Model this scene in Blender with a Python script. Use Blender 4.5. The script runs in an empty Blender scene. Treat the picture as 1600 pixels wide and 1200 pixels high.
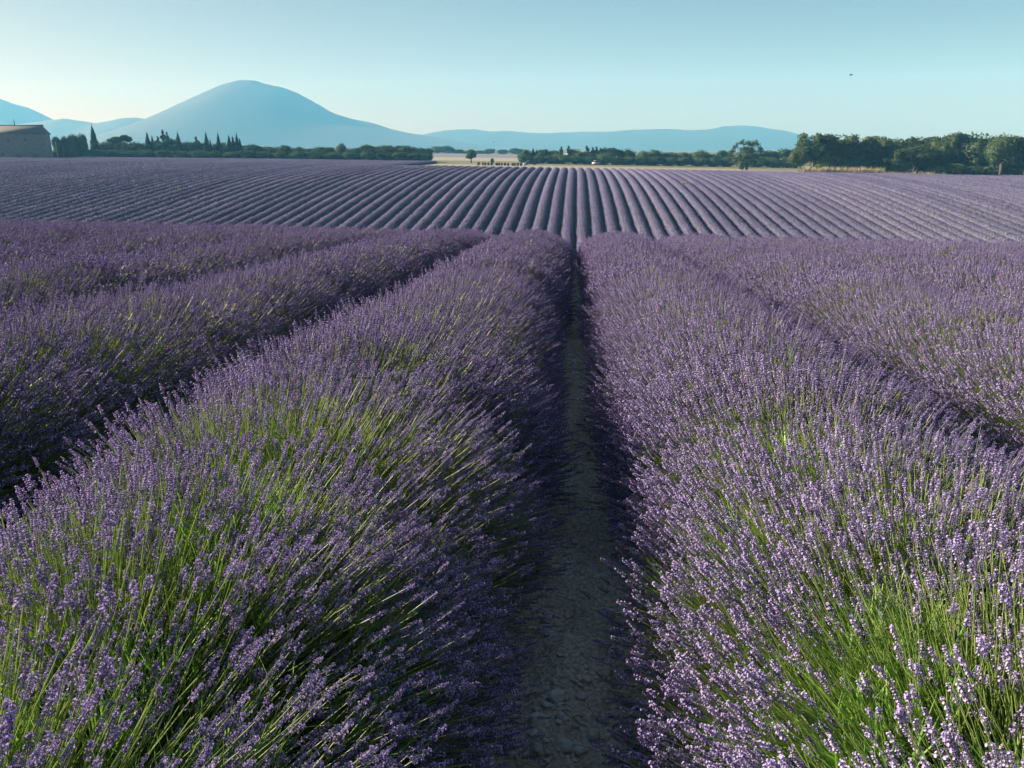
import bpy, bmesh, math, random
import numpy as np
from mathutils import Vector, Matrix

rng = np.random.default_rng(7)
random.seed(7)
scene = bpy.context.scene
col = scene.collection

# ------------------------------------------------------------------ camera, sky, sun, exposure
PW, PH, FPX = 1600, 1200, 1250.0            # the photograph's frame and its focal length in pixels
EYE = 1.5
YAW, PITCH, ROLL = math.radians(4.52), math.radians(16.28), math.radians(-0.3)
cam_data = bpy.data.cameras.new("camera")
cam = bpy.data.objects.new("camera", cam_data)
col.objects.link(cam)
cam_data.sensor_width = 36.0
cam_data.lens = 36.0 * FPX / PW
cam_data.clip_start, cam_data.clip_end = 0.05, 20000
CAM_R = Matrix.Rotation(YAW, 3, 'Z') @ Matrix.Rotation(math.pi / 2 - PITCH, 3, 'X') @ Matrix.Rotation(ROLL, 3, 'Z')
cam.matrix_world = Matrix.Translation((0, 0, EYE)) @ CAM_R.to_4x4()
scene.camera = cam

SUN_AZ, SUN_EL = math.radians(-72), math.radians(22)     # azimuth clockwise from +Y
world = bpy.data.worlds.new("World")
scene.world = world
world.use_nodes = True
wn, wl = world.node_tree.nodes, world.node_tree.links
sky = wn.new('ShaderNodeTexSky')
sky.sky_type = 'NISHITA'
sky.sun_disc = False
sky.sun_elevation, sky.sun_rotation = SUN_EL, SUN_AZ
sky.altitude, sky.air_density, sky.dust_density, sky.ozone_density = 500, 1.0, 0.95, 1.0
tint = wn.new('ShaderNodeMix')
tint.data_type = 'RGBA'
tint.blend_type = 'MULTIPLY'
tint.inputs[0].default_value = 1.0
tint.inputs[7].default_value = (0.48, 0.43, 0.40, 1)
wl.new(sky.outputs[0], tint.inputs[6])
wl.new(tint.outputs[2], wn['Background'].inputs[0])
wn['Background'].inputs[1].default_value = 0.05

sun_data = bpy.data.lights.new("sun", 'SUN')
sun_data.energy, sun_data.angle, sun_data.color = 3.7, math.radians(0.53), (1.0, 0.93, 0.83)
sun = bpy.data.objects.new("sun", sun_data)
col.objects.link(sun)
SUN_DIR = Vector((math.sin(SUN_AZ) * math.cos(SUN_EL), math.cos(SUN_AZ) * math.cos(SUN_EL), math.sin(SUN_EL)))
sun.rotation_euler = SUN_DIR.to_track_quat('Z', 'Y').to_euler()
sun.location = (-30, 20, 40)

scene.view_settings.view_transform = 'Standard'
scene.view_settings.look = 'None'
scene.view_settings.exposure = 1.85
scene.view_settings.gamma = 1.0
scene.view_settings.use_curve_mapping = False
cy = scene.cycles
cy.max_bounces, cy.diffuse_bounces, cy.glossy_bounces = 7, 5, 2
cy.transmission_bounces, cy.volume_bounces, cy.transparent_max_bounces = 4, 1, 4
cy.caustics_reflective = cy.caustics_refractive = False
cy.use_denoising = True

HAZE_COLOR = (0.15, 0.52, 0.92)
HAZE_DENSITY = 0.00034

# ------------------------------------------------------------------ terrain
KY = np.array([-200, -10, 0, 10, 16, 21, 27, 40, 58, 74, 86, 96, 106, 120, 140, 160, 178, 190, 202, 230, 300, 400, 600, 1000, 4000, 7000], float)
KZ = np.array([-0.3, 0.25, 0, -0.56, -0.92, -1.40, -2.15, -4.3, -7.6, -9.4, -9.9, -9.4, -8.45, -7.0, -5.25, -4.15, -3.6, -3.42, -3.40, -3.45, -3.3, -3.0, -2.3, -1.0, 0, 0], float)
_d = np.diff(KZ) / np.diff(KY)
_s = np.zeros_like(KY)
_s[1:-1] = (_d[:-1] * np.diff(KY)[1:] + _d[1:] * np.diff(KY)[:-1]) / (KY[2:] - KY[:-2])
_s[0], _s[-1] = _d[0], _d[-1]


def fy(y):
    y = np.asarray(y, float)
    i = np.clip(np.searchsorted(KY, y) - 1, 0, len(KY) - 2)
    h = KY[i + 1] - KY[i]
    t = (y - KY[i]) / h
    return ((2 * t**3 - 3 * t**2 + 1) * KZ[i] + (t**3 - 2 * t**2 + t) * h * _s[i]
            + (-2 * t**3 + 3 * t**2) * KZ[i + 1] + (t**3 - t**2) * h * _s[i + 1])


def gx(x):
    x = np.asarray(x, float)
    left = 4.2 * np.tanh(np.maximum(-x, 0) * 0.0185 / 4.2)
    right = -4.4 * np.tanh(np.maximum(x, 0) * 0.0215 / 4.4)
    return left + right


def ground_z(x, y):
    return fy(y) + gx(x)


def ray(px, py):
    v = Vector(((px - PW / 2) / FPX, (PH / 2 - py) / FPX, -1.0))
    return CAM_R @ v


def at(px, py, Y):
    d = ray(px, py)
    s = Y / d.y
    return Vector((d.x * s, Y, EYE + d.z * s))


# ------------------------------------------------------------------ helpers
def mesh_data(name, V, polys, mats, smooth=False):
    """polys: list of (index array (m,k), material slot)"""
    me = bpy.data.meshes.new(name)
    V = np.asarray(V, np.float32)
    me.vertices.add(len(V))
    me.vertices.foreach_set('co', V.ravel())
    polys = [(np.asarray(p, np.int32), m) for p, m in polys if len(p)]
    if polys:
        nl = sum(p.size for p, _ in polys)
        npl = sum(len(p) for p, _ in polys)
        me.loops.add(nl)
        me.polygons.add(npl)
        me.loops.foreach_set('vertex_index', np.concatenate([p.ravel() for p, _ in polys]))
        tot = np.concatenate([np.full(len(p), p.shape[1], np.int32) for p, _ in polys])
        start = np.concatenate([[0], np.cumsum(tot)[:-1]]).astype(np.int32)
        me.polygons.foreach_set('loop_start', start)
        me.polygons.foreach_set('loop_total', tot)
        me.polygons.foreach_set('material_index', np.concatenate([np.full(len(p), m, np.int32) for p, m in polys]))
        if smooth:
            me.polygons.foreach_set('use_smooth', np.ones(npl, bool))
    for m in (mats if isinstance(mats, (list, tuple)) else [mats]):
        me.materials.append(m)
    me.update(calc_edges=True)
    return me


class MB:
    """collects geometry for one mesh"""
    def __init__(self):
        self.V, self.P, self.n = [], [], 0

    def add(self, V, F, slot=0):
        V = np.asarray(V, float)
        if isinstance(F, np.ndarray):
            self.P.append((F + self.n, slot))
        else:
            by = {}
            for f in F:
                by.setdefault(len(f), []).append(f)
            for k, fs in by.items():
                self.P.append((np.array(fs) + self.n, slot))
        self.V.append(V)
        self.n += len(V)

    def box(self, c, s, slot=0, taper=(1, 1), rz=0.0):
        c, s = np.array(c, float), np.array(s, float) / 2
        V = []
        for z in (-1, 1):
            k = taper if z > 0 else (1, 1)
            for x, y in ((-1, -1), (1, -1), (1, 1), (-1, 1)):
                V.append((x * s[0] * k[0], y * s[1] * k[1], z * s[2]))
        V = np.array(V)
        if rz:
            R = np.array([[math.cos(rz), -math.sin(rz), 0], [math.sin(rz), math.cos(rz), 0], [0, 0, 1]])
            V = V @ R.T
        self.add(V + c, [(3, 2, 1, 0), (4, 5, 6, 7), (0, 1, 5, 4), (1, 2, 6, 5), (2, 3, 7, 6), (3, 0, 4, 7)], slot)

    def tube(self, pts, radii, n=6, slot=0, cap=True):
        pts = [Vector(p) for p in pts]
        V, F = [], []
        for i, p in enumerate(pts):
            t = (pts[min(i + 1, len(pts) - 1)] - pts[max(i - 1, 0)]).normalized()
            a = t.orthogonal().normalized() if abs(t.z) < .99 else Vector((1, 0, 0))
            a = (a - t * a.dot(t)).normalized()
            b = t.cross(a)
            for k in range(n):
                w = 2 * math.pi * k / n
                V.append(p + (a * math.cos(w) + b * math.sin(w)) * radii[i])
        for i in range(len(pts) - 1):
            for k in range(n):
                k2 = (k + 1) % n
                F.append((i * n + k, i * n + k2, (i + 1) * n + k2, (i + 1) * n + k))
        if cap:
            F.append(tuple(range(n))[::-1])
            F.append(tuple((len(pts) - 1) * n + k for k in range(n)))
        self.add(np.array([tuple(v) for v in V]), F, slot)

    def data(self, name, mats, smooth=False):
        return mesh_data(name, np.concatenate(self.V), self.P, mats, smooth)


def obj(name, data, parent=None, loc=(0, 0, 0), rz=0.0, sc=None):
    o = bpy.data.objects.new(name, data)
    col.objects.link(o)
    o.location = loc
    o.rotation_euler = (0, 0, rz)
    if sc is not None:
        o.scale = sc
    if parent is not None:
        o.parent = parent
    return o


def tag(o, label=None, cat=None, group=None, kind=None):
    if label: o['label'] = label
    if cat: o['category'] = cat
    if group: o['group'] = group
    if kind: o['kind'] = kind
    return o


def copy_tree(o, parent=None):
    c = o.copy()
    col.objects.link(c)
    if parent is not None:
        c.parent = parent
    for ch in list(o.children):
        copy_tree(ch, c)
    return c


def noise2(x, y, seed=0, freq=1.0):
    """smooth value noise, vectorised, 0..1"""
    x = np.asarray(x, float) * freq
    y = np.asarray(y, float) * freq
    xi, yi = np.floor(x).astype(np.int64), np.floor(y).astype(np.int64)
    xf, yf = x - xi, y - yi
    u, v = xf * xf * (3 - 2 * xf), yf * yf * (3 - 2 * yf)

    def hsh(a, b):
        h = (a * 374761393 + b * 668265263 + seed * 1442695041) & 0xFFFFFFFF
        h = ((h ^ (h >> 13)) * 1274126177) & 0xFFFFFFFF
        return ((h ^ (h >> 16)) & 0xFFFF) / 65535.0
    return ((hsh(xi, yi) * (1 - u) + hsh(xi + 1, yi) * u) * (1 - v) + (hsh(xi, yi + 1) * (1 - u) + hsh(xi + 1, yi + 1) * u) * v)


def fbm(x, y, seed=0, freq=1.0, octv=4, gain=.5):
    s, a, tot = 0, 1.0, 0
    for o in range(octv):
        s = s + a * noise2(x, y, seed + o * 17, freq * 2**o)
        tot += a
        a *= gain
    return s / tot


# ------------------------------------------------------------------ materials
def new_mat(name):
    m = bpy.data.materials.new(name)
    m.use_nodes = True
    nt = m.node_tree
    nt.nodes.clear()
    out = nt.nodes.new('ShaderNodeOutputMaterial')
    return m, nt, out


def ramp_node(nt, stops):
    r = nt.nodes.new('ShaderNodeValToRGB')
    e = r.color_ramp.elements
    while len(e) > 1:
        e.remove(e[-1])
    e[0].position, e[0].color = stops[0][0], (*stops[0][1], 1)
    for p, c in stops[1:]:
        k = e.new(p)
        k.color = (*c, 1)
    return r


def leaf_mat(name, stops, transl=0.35, tcol=None, rough=None, pos_noise=None):
    """colour picked per instance / per object and varied by a noise in space; part of the light passes through"""
    m, nt, out = new_mat(name)
    N, L = nt.nodes, nt.links
    oi = N.new('ShaderNodeObjectInfo')
    geo = N.new('ShaderNodeNewGeometry')
    nz = N.new('ShaderNodeTexNoise')
    nz.inputs['Scale'].default_value = pos_noise or 3.0
    nz.inputs['Detail'].default_value = 2
    L.new(geo.outputs['Position'], nz.inputs['Vector'])
    mx = N.new('ShaderNodeMath'); mx.operation = 'MULTIPLY_ADD'
    mx.inputs[1].default_value = 0.55
    mm = N.new('ShaderNodeMath'); mm.operation = 'MULTIPLY'
    mm.inputs[1].default_value = 0.45
    L.new(nz.outputs[0], mm.inputs[0])
    L.new(oi.outputs['Random'], mx.inputs[0])
    L.new(mm.outputs[0], mx.inputs[2])
    rp = ramp_node(nt, stops)
    L.new(mx.outputs[0], rp.inputs[0])
    d = N.new('ShaderNodeBsdfDiffuse')
    t = N.new('ShaderNodeBsdfTranslucent')
    L.new(rp.outputs[0], d.inputs['Color'])
    if tcol:
        mt = N.new('ShaderNodeMix'); mt.data_type = 'RGBA'; mt.blend_type = 'MULTIPLY'
        mt.inputs[0].default_value = 1
        mt.inputs[7].default_value = (*tcol, 1)
        L.new(rp.outputs[0], mt.inputs[6])
        L.new(mt.outputs[2], t.inputs['Color'])
    else:
        L.new(rp.outputs[0], t.inputs['Color'])
    ms = N.new('ShaderNodeMixShader')
    ms.inputs[0].default_value = transl
    L.new(d.outputs[0], ms.inputs[1])
    L.new(t.outputs[0], ms.inputs[2])
    last = ms
    if rough is not None:
        g = N.new('ShaderNodeBsdfGlossy')
        g.inputs['Roughness'].default_value = rough
        g.inputs['Color'].default_value = (1, 1, 1, 1)
        m2 = N.new('ShaderNodeMixShader')
        m2.inputs[0].default_value = 0.05
        L.new(ms.outputs[0], m2.inputs[1])
        L.new(g.outputs[0], m2.inputs[2])
        last = m2
    L.new(last.outputs[0], out.inputs[0])
    return m


def plain_mat(name, stops, scale=2.0, detail=5, rough=.9, bump=0.0, bscale=None, metal=0.0, spec=.3, coords='position'):
    m, nt, out = new_mat(name)
    N, L = nt.nodes, nt.links
    p = N.new('ShaderNodeBsdfPrincipled')
    p.inputs['Roughness'].default_value = rough
    p.inputs['Metallic'].default_value = metal
    p.inputs['Specular IOR Level'].default_value = spec
    geo = N.new('ShaderNodeNewGeometry')
    nz = N.new('ShaderNodeTexNoise')
    nz.inputs['Scale'].default_value = scale
    nz.inputs['Detail'].default_value = detail
    nz.inputs['Roughness'].default_value = .65
    L.new(geo.outputs['Position'], nz.inputs['Vector'])
    rp = ramp_node(nt, stops)
    L.new(nz.outputs[0], rp.inputs[0])
    L.new(rp.outputs[0], p.inputs['Base Color'])
    if bump:
        n2 = N.new('ShaderNodeTexNoise')
        n2.inputs['Scale'].default_value = bscale or scale * 6
        n2.inputs['Detail'].default_value = 6
        L.new(geo.outputs['Position'], n2.inputs['Vector'])
        b = N.new('ShaderNodeBump')
        b.inputs['Strength'].default_value = bump
        b.inputs['Distance'].default_value = .02
        L.new(n2.outputs[0], b.inputs['Height'])
        L.new(b.outputs[0], p.inputs['Normal'])
    L.new(p.outputs[0], out.inputs[0])
    return m


M_STALK = leaf_mat('stalk', [(0, (.22, .35, .085)), (.5, (.39, .53, .17)), (1, (.64, .66, .34))], .45, (1.0, 1.0, .55), rough=.4)
M_LEAF = leaf_mat('lavender_leaf', [(0, (.12, .25, .06)), (.5, (.21, .39, .10)), (1, (.33, .50, .17))], .45, (1.0, 1.1, .5), rough=.45)
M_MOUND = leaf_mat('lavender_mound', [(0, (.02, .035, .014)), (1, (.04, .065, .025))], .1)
M_CALYX = leaf_mat('calyx', [(0, (.148, .130, .278)), (.45, (.215, .190, .362)), (.8, (.31, .28, .445)), (1, (.32, .27, .29))], .3, (1.0, .8, 1.1))
M_PETAL = leaf_mat('petal', [(0, (.38, .32, .64)), (.5, (.50, .43, .705)), (1, (.61, .54, .745))], .35, (1.0, .85, 1.1))

# ------------------------------------------------------------------ setting: ground
def axis(parts):
    out = []
    for a, b, n in parts:
        out.append(np.linspace(a, b, n, endpoint=False))
    out.append([parts[-1][1]])
    return np.concatenate(out)


def grid_mesh(name, xs, ys, zf, mat, smooth=True):
    X, Y = np.meshgrid(xs, ys)
    Z = zf(X, Y)
    V = np.stack([X.ravel(), Y.ravel(), Z.ravel()], 1)
    nx, ny = len(xs), len(ys)
    i = (np.arange(ny - 1)[:, None] * nx + np.arange(nx - 1)[None, :]).ravel()
    Q = np.stack([i, i + 1, i + nx + 1, i + nx], 1)
    return mesh_data(name, V, [(Q, 0)], mat, smooth)


def path_relief(X, Y):
    near = np.clip(1 - (np.abs(X) - .6) / 1.0, 0, 1) * np.clip((16 - Y) / 4, 0, 1) * np.clip((Y + 2) / 1.5, 0, 1)
    clod = fbm(X, Y, 3, 5.5, 4, .6) - .5
    ridge = np.abs(fbm(X, Y, 9, 2.2, 3) - .5)
    return near * (clod * .15 - ridge * .06 + .018 * (fbm(X, Y, 21, 26, 2) - .5) + .035 * np.clip((np.abs(X) - .12) / .35, 0, 1))


M_SOIL, _nt, _out = new_mat('soil')
_N, _L = _nt.nodes, _nt.links
_p = _N.new('ShaderNodeBsdfPrincipled')
_p.inputs['Roughness'].default_value = .95
_p.inputs['Specular IOR Level'].default_value = .15
_g = _N.new('ShaderNodeNewGeometry')
_a = _N.new('ShaderNodeTexNoise'); _a.inputs['Scale'].default_value = 3.5; _a.inputs['Detail'].default_value = 8; _a.inputs['Roughness'].default_value = .7
_b = _N.new('ShaderNodeTexNoise'); _b.inputs['Scale'].default_value = 70; _b.inputs['Detail'].default_value = 4
_L.new(_g.outputs['Position'], _a.inputs['Vector']); _L.new(_g.outputs['Position'], _b.inputs['Vector'])
_r = ramp_node(_nt, [(.3, (.43, .36, .29)), (.5, (.55, .47, .385)), (.7, (.64, .56, .47))])
_r2 = ramp_node(_nt, [(.35, (.6, .6, .6)), (.65, (1.15, 1.15, 1.15))])
_L.new(_a.outputs[0], _r.inputs[0]); _L.new(_b.outputs[0], _r2.inputs[0])
_m = _N.new('ShaderNodeMix'); _m.data_type = 'RGBA'; _m.blend_type = 'MULTIPLY'; _m.inputs[0].default_value = 1
_L.new(_r.outputs[0], _m.inputs[6]); _L.new(_r2.outputs[0], _m.inputs[7])
_L.new(_m.outputs[2], _p.inputs['Base Color'])
_bp = _N.new('ShaderNodeBump'); _bp.inputs['Strength'].default_value = .8; _bp.inputs['Distance'].default_value = .012
_L.new(_b.outputs[0], _bp.inputs['Height']); _L.new(_bp.outputs[0], _p.inputs['Normal'])
_L.new(_p.outputs[0], _out.inputs[0])

xs = axis([(-3800, -600, 12), (-600, -120, 24), (-120, -20, 26), (-20, -1.6, 20), (-1.6, 1.6, 110), (1.6, 20, 20), (20, 120, 26), (120, 600, 24), (600, 3800, 12)])
ys = axis([(-40, -2, 8), (-2, 9, 300), (9, 16, 90), (16, 60, 60), (60, 240, 120), (240, 700, 46), (700, 4100, 24)])
ground = obj('ground', grid_mesh('ground', xs, ys, lambda X, Y: ground_z(X, Y) + path_relief(X, Y), M_SOIL))
tag(ground, kind='structure')


def sheet(name, px_quad, mat, lift, n=(30, 8)):
    """a patch of land lying on the ground; corners as (x, y)"""
    (a, b, c, d) = [np.array(p, float) for p in px_quad]
    u = np.linspace(0, 1, n[0])[None, :, None]
    v = np.linspace(0, 1, n[1])[:, None, None]
    P = (a * (1 - u) + b * u) * (1 - v) + (d * (1 - u) + c * u) * v
    V = P.reshape(-1, 2)
    V = np.concatenate([V, (ground_z(V[:, 0], V[:, 1]) + lift)[:, None]], 1)
    i = (np.arange(n[1] - 1)[:, None] * n[0] + np.arange(n[0] - 1)[None, :]).ravel()
    o = obj(name, mesh_data(name, V, [(np.stack([i, i + 1, i + n[0] + 1, i + n[0]], 1), 0)], mat, True))
    return tag(o, kind='structure')


M_PLAIN = plain_mat('farmland', [(.3, (.07, .085, .045)), (.6, (.11, .12, .07)), (.8, (.17, .16, .10))], .006, 5)
M_STRAW = plain_mat('stubble', [(.3, (.25, .22, .16)), (.55, (.31, .275, .205)), (.75, (.37, .33, .25))], .6, 6)
M_FAR_LAV = plain_mat('distant_lavender', [(.3, (.12, .12, .15)), (.7, (.19, .19, .20))], .15, 5)
M_SCRUB = plain_mat('rough_grass', [(.3, (.09, .11, .05)), (.7, (.22, .21, .11))], .5, 6)


def gxy(px, Y):
    d = ray(px, 240)
    return (d.x / d.y * Y, Y)


sheet('distant_farmland', [(-3700, 305), (3700, 305), (3700, 4000), (-3700, 4000)], M_PLAIN, .03, (120, 80))
M_HILL = plain_mat('hill_soil', [(.3, (.07, .075, .055)), (.6, (.10, .10, .075)), (.8, (.14, .13, .10))], 1.2, 6)
sheet('hill_soil', [(-400, 66), (400, 66), (400, 300), (-400, 300)], M_HILL, .025, (80, 140))
sheet('stubble_field', [gxy(655, 206), gxy(1500, 206), gxy(1420, 262), gxy(640, 262)], M_STRAW, .05, (60, 20))
sheet('rough_grass_verge', [gxy(640, 262), gxy(1420, 262), gxy(1400, 330), gxy(640, 330)], M_SCRUB, .05, (40, 10))
sheet('far_stubble_field', [gxy(670, 330), gxy(830, 330), gxy(840, 420), gxy(660, 420)], M_STRAW, .06, (20, 10))
sheet('distant_lavender_field', [gxy(650, 420), gxy(860, 420), gxy(900, 640), gxy(640, 640)], M_FAR_LAV, .06, (20, 10))

# ------------------------------------------------------------------ mountains
M_MOUNT = plain_mat('wooded_mountain', [(.3, (.012, .018, .012)), (.6, (.018, .024, .017)), (.8, (.026, .031, .024))], .012, 8)


def mountain(name, prof, D, spread, seed, label):
    prof = np.array(prof, float)
    n, nv = 260, 46
    px = np.linspace(prof[0, 0], prof[-1, 0], n)
    py = np.interp(px, prof[:, 0], prof[:, 1])
    k = np.hanning(45)[1:-1]; k /= k.sum()
    soft = np.convolve(np.pad(py, 21, 'edge'), k, 'valid')
    k = np.hanning(11)[1:-1]; k /= k.sum()
    sharp = np.convolve(np.pad(py, 4, 'edge'), k, 'valid')
    ragged = (fbm(px, px * 0, seed, .10, 4, .6) - .5) * 2.0
    pts = np.array([tuple(at(a, b, D)) for a, b in zip(px, soft)])
    crest = np.array([at(a, b + q, D).z for a, b, q in zip(px, sharp, ragged)]) - pts[:, 2]
    v = np.linspace(-1, 1, nv)
    V = []
    for t in v:
        y = pts[:, 1] + t * spread
        base = -12.0
        fall = np.clip(1 - abs(t) ** 1.25, 0, 1)
        spur = (fbm(pts[:, 0] / 195, np.full(n, t * spread / 195), seed + 5, 1.0, 5, .55) - .5)
        z = base + (pts[:, 2] - base) * fall * (1 + spur * .05 * min(1, abs(t) * 4) * (abs(t) < .999)) + crest * max(0, 1 - abs(t) * 3) ** 2
        V.append(np.stack([pts[:, 0], y, z], 1))
    V = np.concatenate(V)
    i = (np.arange(nv - 1)[:, None] * n + np.arange(n - 1)[None, :]).ravel()
    o = obj(name, mesh_data(name, V, [(np.stack([i, i + 1, i + n + 1, i + n], 1), 0)], M_MOUNT, True))
    tag(o, label, None, None, 'structure')
    return o


mountain('mountain', [(90, 238), (150, 222), (200, 203), (238, 187), (262, 175), (285, 162), (310, 150), (330, 140), (345, 132), (365, 127), (378, 124), (395, 124), (408, 128), (425, 133), (442, 135), (460, 143), (480, 153), (500, 165), (520, 177), (545, 184), (580, 191), (610, 201), (640, 208), (680, 214), (740, 224), (800, 236)], 2900, 620, 11,
         'broad blue dome-shaped mountain rising above the left treeline')
mountain('hill_ridge', [(-60, 200), (20, 196), (78, 187), (105, 185), (130, 189), (148, 193), (165, 190), (185, 185), (205, 183), (220, 183.5), (238, 188), (270, 200), (320, 220)], 3200, 380, 23,
         'low bluish ridge between the farmhouse and the big mountain')
mountain('hill_slope', [(-160, 120), (-60, 135), (-20, 147), (0, 154), (15, 160), (40, 167), (60, 176), (78, 186), (100, 198), (130, 215)], 3500, 450, 31,
         'hazy blue hill slope descending behind the farmhouse at the left')
mountain('distant_ridge', [(560, 230), (620, 216), (662, 210), (690, 204), (720, 201.5), (750, 202), (765, 206), (790, 204), (815, 206), (845, 208), (880, 207), (915, 205), (945, 206), (975, 203), (1010, 202), (1040, 201), (1075, 203), (1110, 202), (1130, 197), (1150, 195.5), (1175, 196.5), (1200, 200), (1225, 204), (1250, 210), (1290, 217), (1400, 232)], 3450, 520, 47,
         'long low blue ridge along the horizon right of the mountain')

# ------------------------------------------------------------------ lavender: prototypes
PITCH_ROW = 1.9


def head_geo(r, lod):
    """a flower spike, base at the origin, pointing up +Z"""
    mb = MB()
    Lh = r.uniform(.052, .072)
    if lod == 0: nw, nf = 8, 7
    elif lod == 1: nw, nf = 6, 5
    else: nw, nf = 5, 3
    zs = np.linspace(0.0, Lh, nw)
    lone = r.random() < .45
    Va, Ft, Vp, Fp = [], [], [], []
    for i, z in enumerate(zs):
        zz = z - (.022 if (lone and i == 0) else 0)
        t = i / (nw - 1)
        R = (.0042 if lod < 2 else .005) * (1.15 - .55 * t)
        ln = (.0088 if lod == 0 else .0105 if lod == 1 else .0155) * (1.1 - .35 * t)
        wd = ln * (.36 if lod == 0 else .5 if lod == 1 else .62)
        for k in range(nf):
            a = 2 * math.pi * (k + .5 * (i % 2)) / nf + r.uniform(-.25, .25)
            el = math.radians(r.uniform(28, 58) + 22 * t)
            rad = np.array([math.cos(a), math.sin(a), 0.0])
            d = rad * math.cos(el) + np.array([0, 0, math.sin(el)])
            tn = np.array([-math.sin(a), math.cos(a), 0.0])
            up = np.cross(d, tn)
            p0 = rad * R * .5 + np.array([0, 0, zz + r.uniform(-.002, .002)])
            l2 = ln * r.uniform(.8, 1.25)
            n0 = len(Va)
            if lod == 0:
                mid = p0 + d * l2 * .55
                Va += [p0, mid + tn * wd / 2, mid + up * wd / 2, mid - tn * wd / 2, mid - up * wd / 2, p0 + d * l2]
                Ft += [(n0, n0 + 2, n0 + 1), (n0, n0 + 3, n0 + 2), (n0, n0 + 4, n0 + 3), (n0, n0 + 1, n0 + 4),
                       (n0 + 5, n0 + 1, n0 + 2), (n0 + 5, n0 + 2, n0 + 3), (n0 + 5, n0 + 3, n0 + 4), (n0 + 5, n0 + 4, n0 + 1)]
            else:
                mid = p0 + d * l2 * .5
                Va += [p0, mid + tn * wd / 2 - up * wd * .3, mid + up * wd * .6, mid - tn * wd / 2 - up * wd * .3, p0 + d * l2]
                Ft += [(n0, n0 + 2, n0 + 1), (n0, n0 + 3, n0 + 2), (n0, n0 + 1, n0 + 3), (n0 + 4, n0 + 1, n0 + 2), (n0 + 4, n0 + 2, n0 + 3), (n0 + 4, n0 + 3, n0 + 1)]
            if r.random() < (.33 if lod == 0 else .40):
                q = p0 + d * l2 * 1.02
                pw = .0036 * r.uniform(.7, 1.25) * (1 if lod == 0 else 1.25 if lod == 1 else 1.9)
                n1 = len(Vp)
                if lod == 0:
                    s = r.uniform(0, 6.28)
                    for j in range(5):
                        b = s + j * 1.2566
                        Vp.append(q + (tn * math.cos(b) + up * math.sin(b)) * pw * r.uniform(.7, 1.2) + d * pw * r.uniform(.0, .6))
                    Vp.append(q - d * pw * .3)
                    Fp += [(n1 + j, n1 + (j + 1) % 5, n1 + 5) for j in range(5)]
                else:
                    Vp += [q + tn * pw, q - tn * pw * .6 + up * pw, q - tn * pw * .6 - up * pw]
                    Fp.append((n1, n1 + 1, n1 + 2))
    mb.tube([(0, 0, -.03), (0, 0, Lh * .96)], [.0016, .0012], 3, 1, cap=False)
    mb.add(np.array(Va), np.array(Ft), 1)
    if Vp:
        mb.add(np.array(Vp), np.array(Fp), 2)
    return mb


def stalk_geo(mb, r, lod, length=.52):
    bend = np.array([r.uniform(-.03, .03), r.uniform(-.03, .03)])
    n = {0: 4, 1: 3, 2: 2}[lod]
    ts = np.linspace(0, 1, n)
    pts = [(bend[0] * (1 - t) ** 2, bend[1] * (1 - t) ** 2, -length * (1 - t)) for t in ts]
    top = .055 if lod < 2 else .02
    pts.append((0, 0, top))
    w = {0: .0013, 1: .0012, 2: .0014}[lod]
    mb.tube(pts, [w * 1.1] * n + [w * .7], 4 if lod == 0 else 3, 0, cap=False)


PROTO = {0: [], 1: [], 2: []}
HEADS, STALKS = [], []
_r = np.random.default_rng(99)
for lod in (0, 1, 2):
    for k in range(6 if lod == 0 else 5):
        mb = head_geo(_r, lod)
        if lod == 0:
            HEADS.append(mb.data('flower_head', [M_STALK, M_CALYX, M_PETAL]))
            sm = MB(); stalk_geo(sm, _r, 0)
            STALKS.append(sm.data('flower_stem', [M_STALK]))
            mb.add(np.concatenate(sm.V), [tuple(f) for p, _ in sm.P for f in p], 0)
        else:
            stalk_geo(mb, _r, lod)
        PROTO[lod].append(bpy.data.objects.new('flower_source', mb.data('flower_source', [M_STALK, M_CALYX, M_PETAL])))


def blade_bundle(r, n, w):
    mb = MB()
    for k in range(n):
        a, sp = r.uniform(0, 6.28), r.uniform(.08, .42)
        d = np.array([math.cos(a) * sp, math.sin(a) * sp, 1.0])
        ln = r.uniform(.08, .17)
        s = np.array([-math.sin(a), math.cos(a), 0]) * w * r.uniform(.7, 1.2)
        b = np.array([math.cos(a), math.sin(a), 0]) * r.uniform(0, .03)
        m1, m2 = b + d * ln * .55, b + d * ln + np.array([math.cos(a), math.sin(a), 0]) * .02
        mb.add(np.array([b - s * .6, b + s * .6, m1 + s, m1 - s, m2]), [(0, 1, 2, 3), (3, 2, 4)], 0)
    return mb


BLADES = [bpy.data.objects.new('blade_source', blade_bundle(_r, 16, .0016).data('blade_source', [M_LEAF])) for _ in range(4)]


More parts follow.
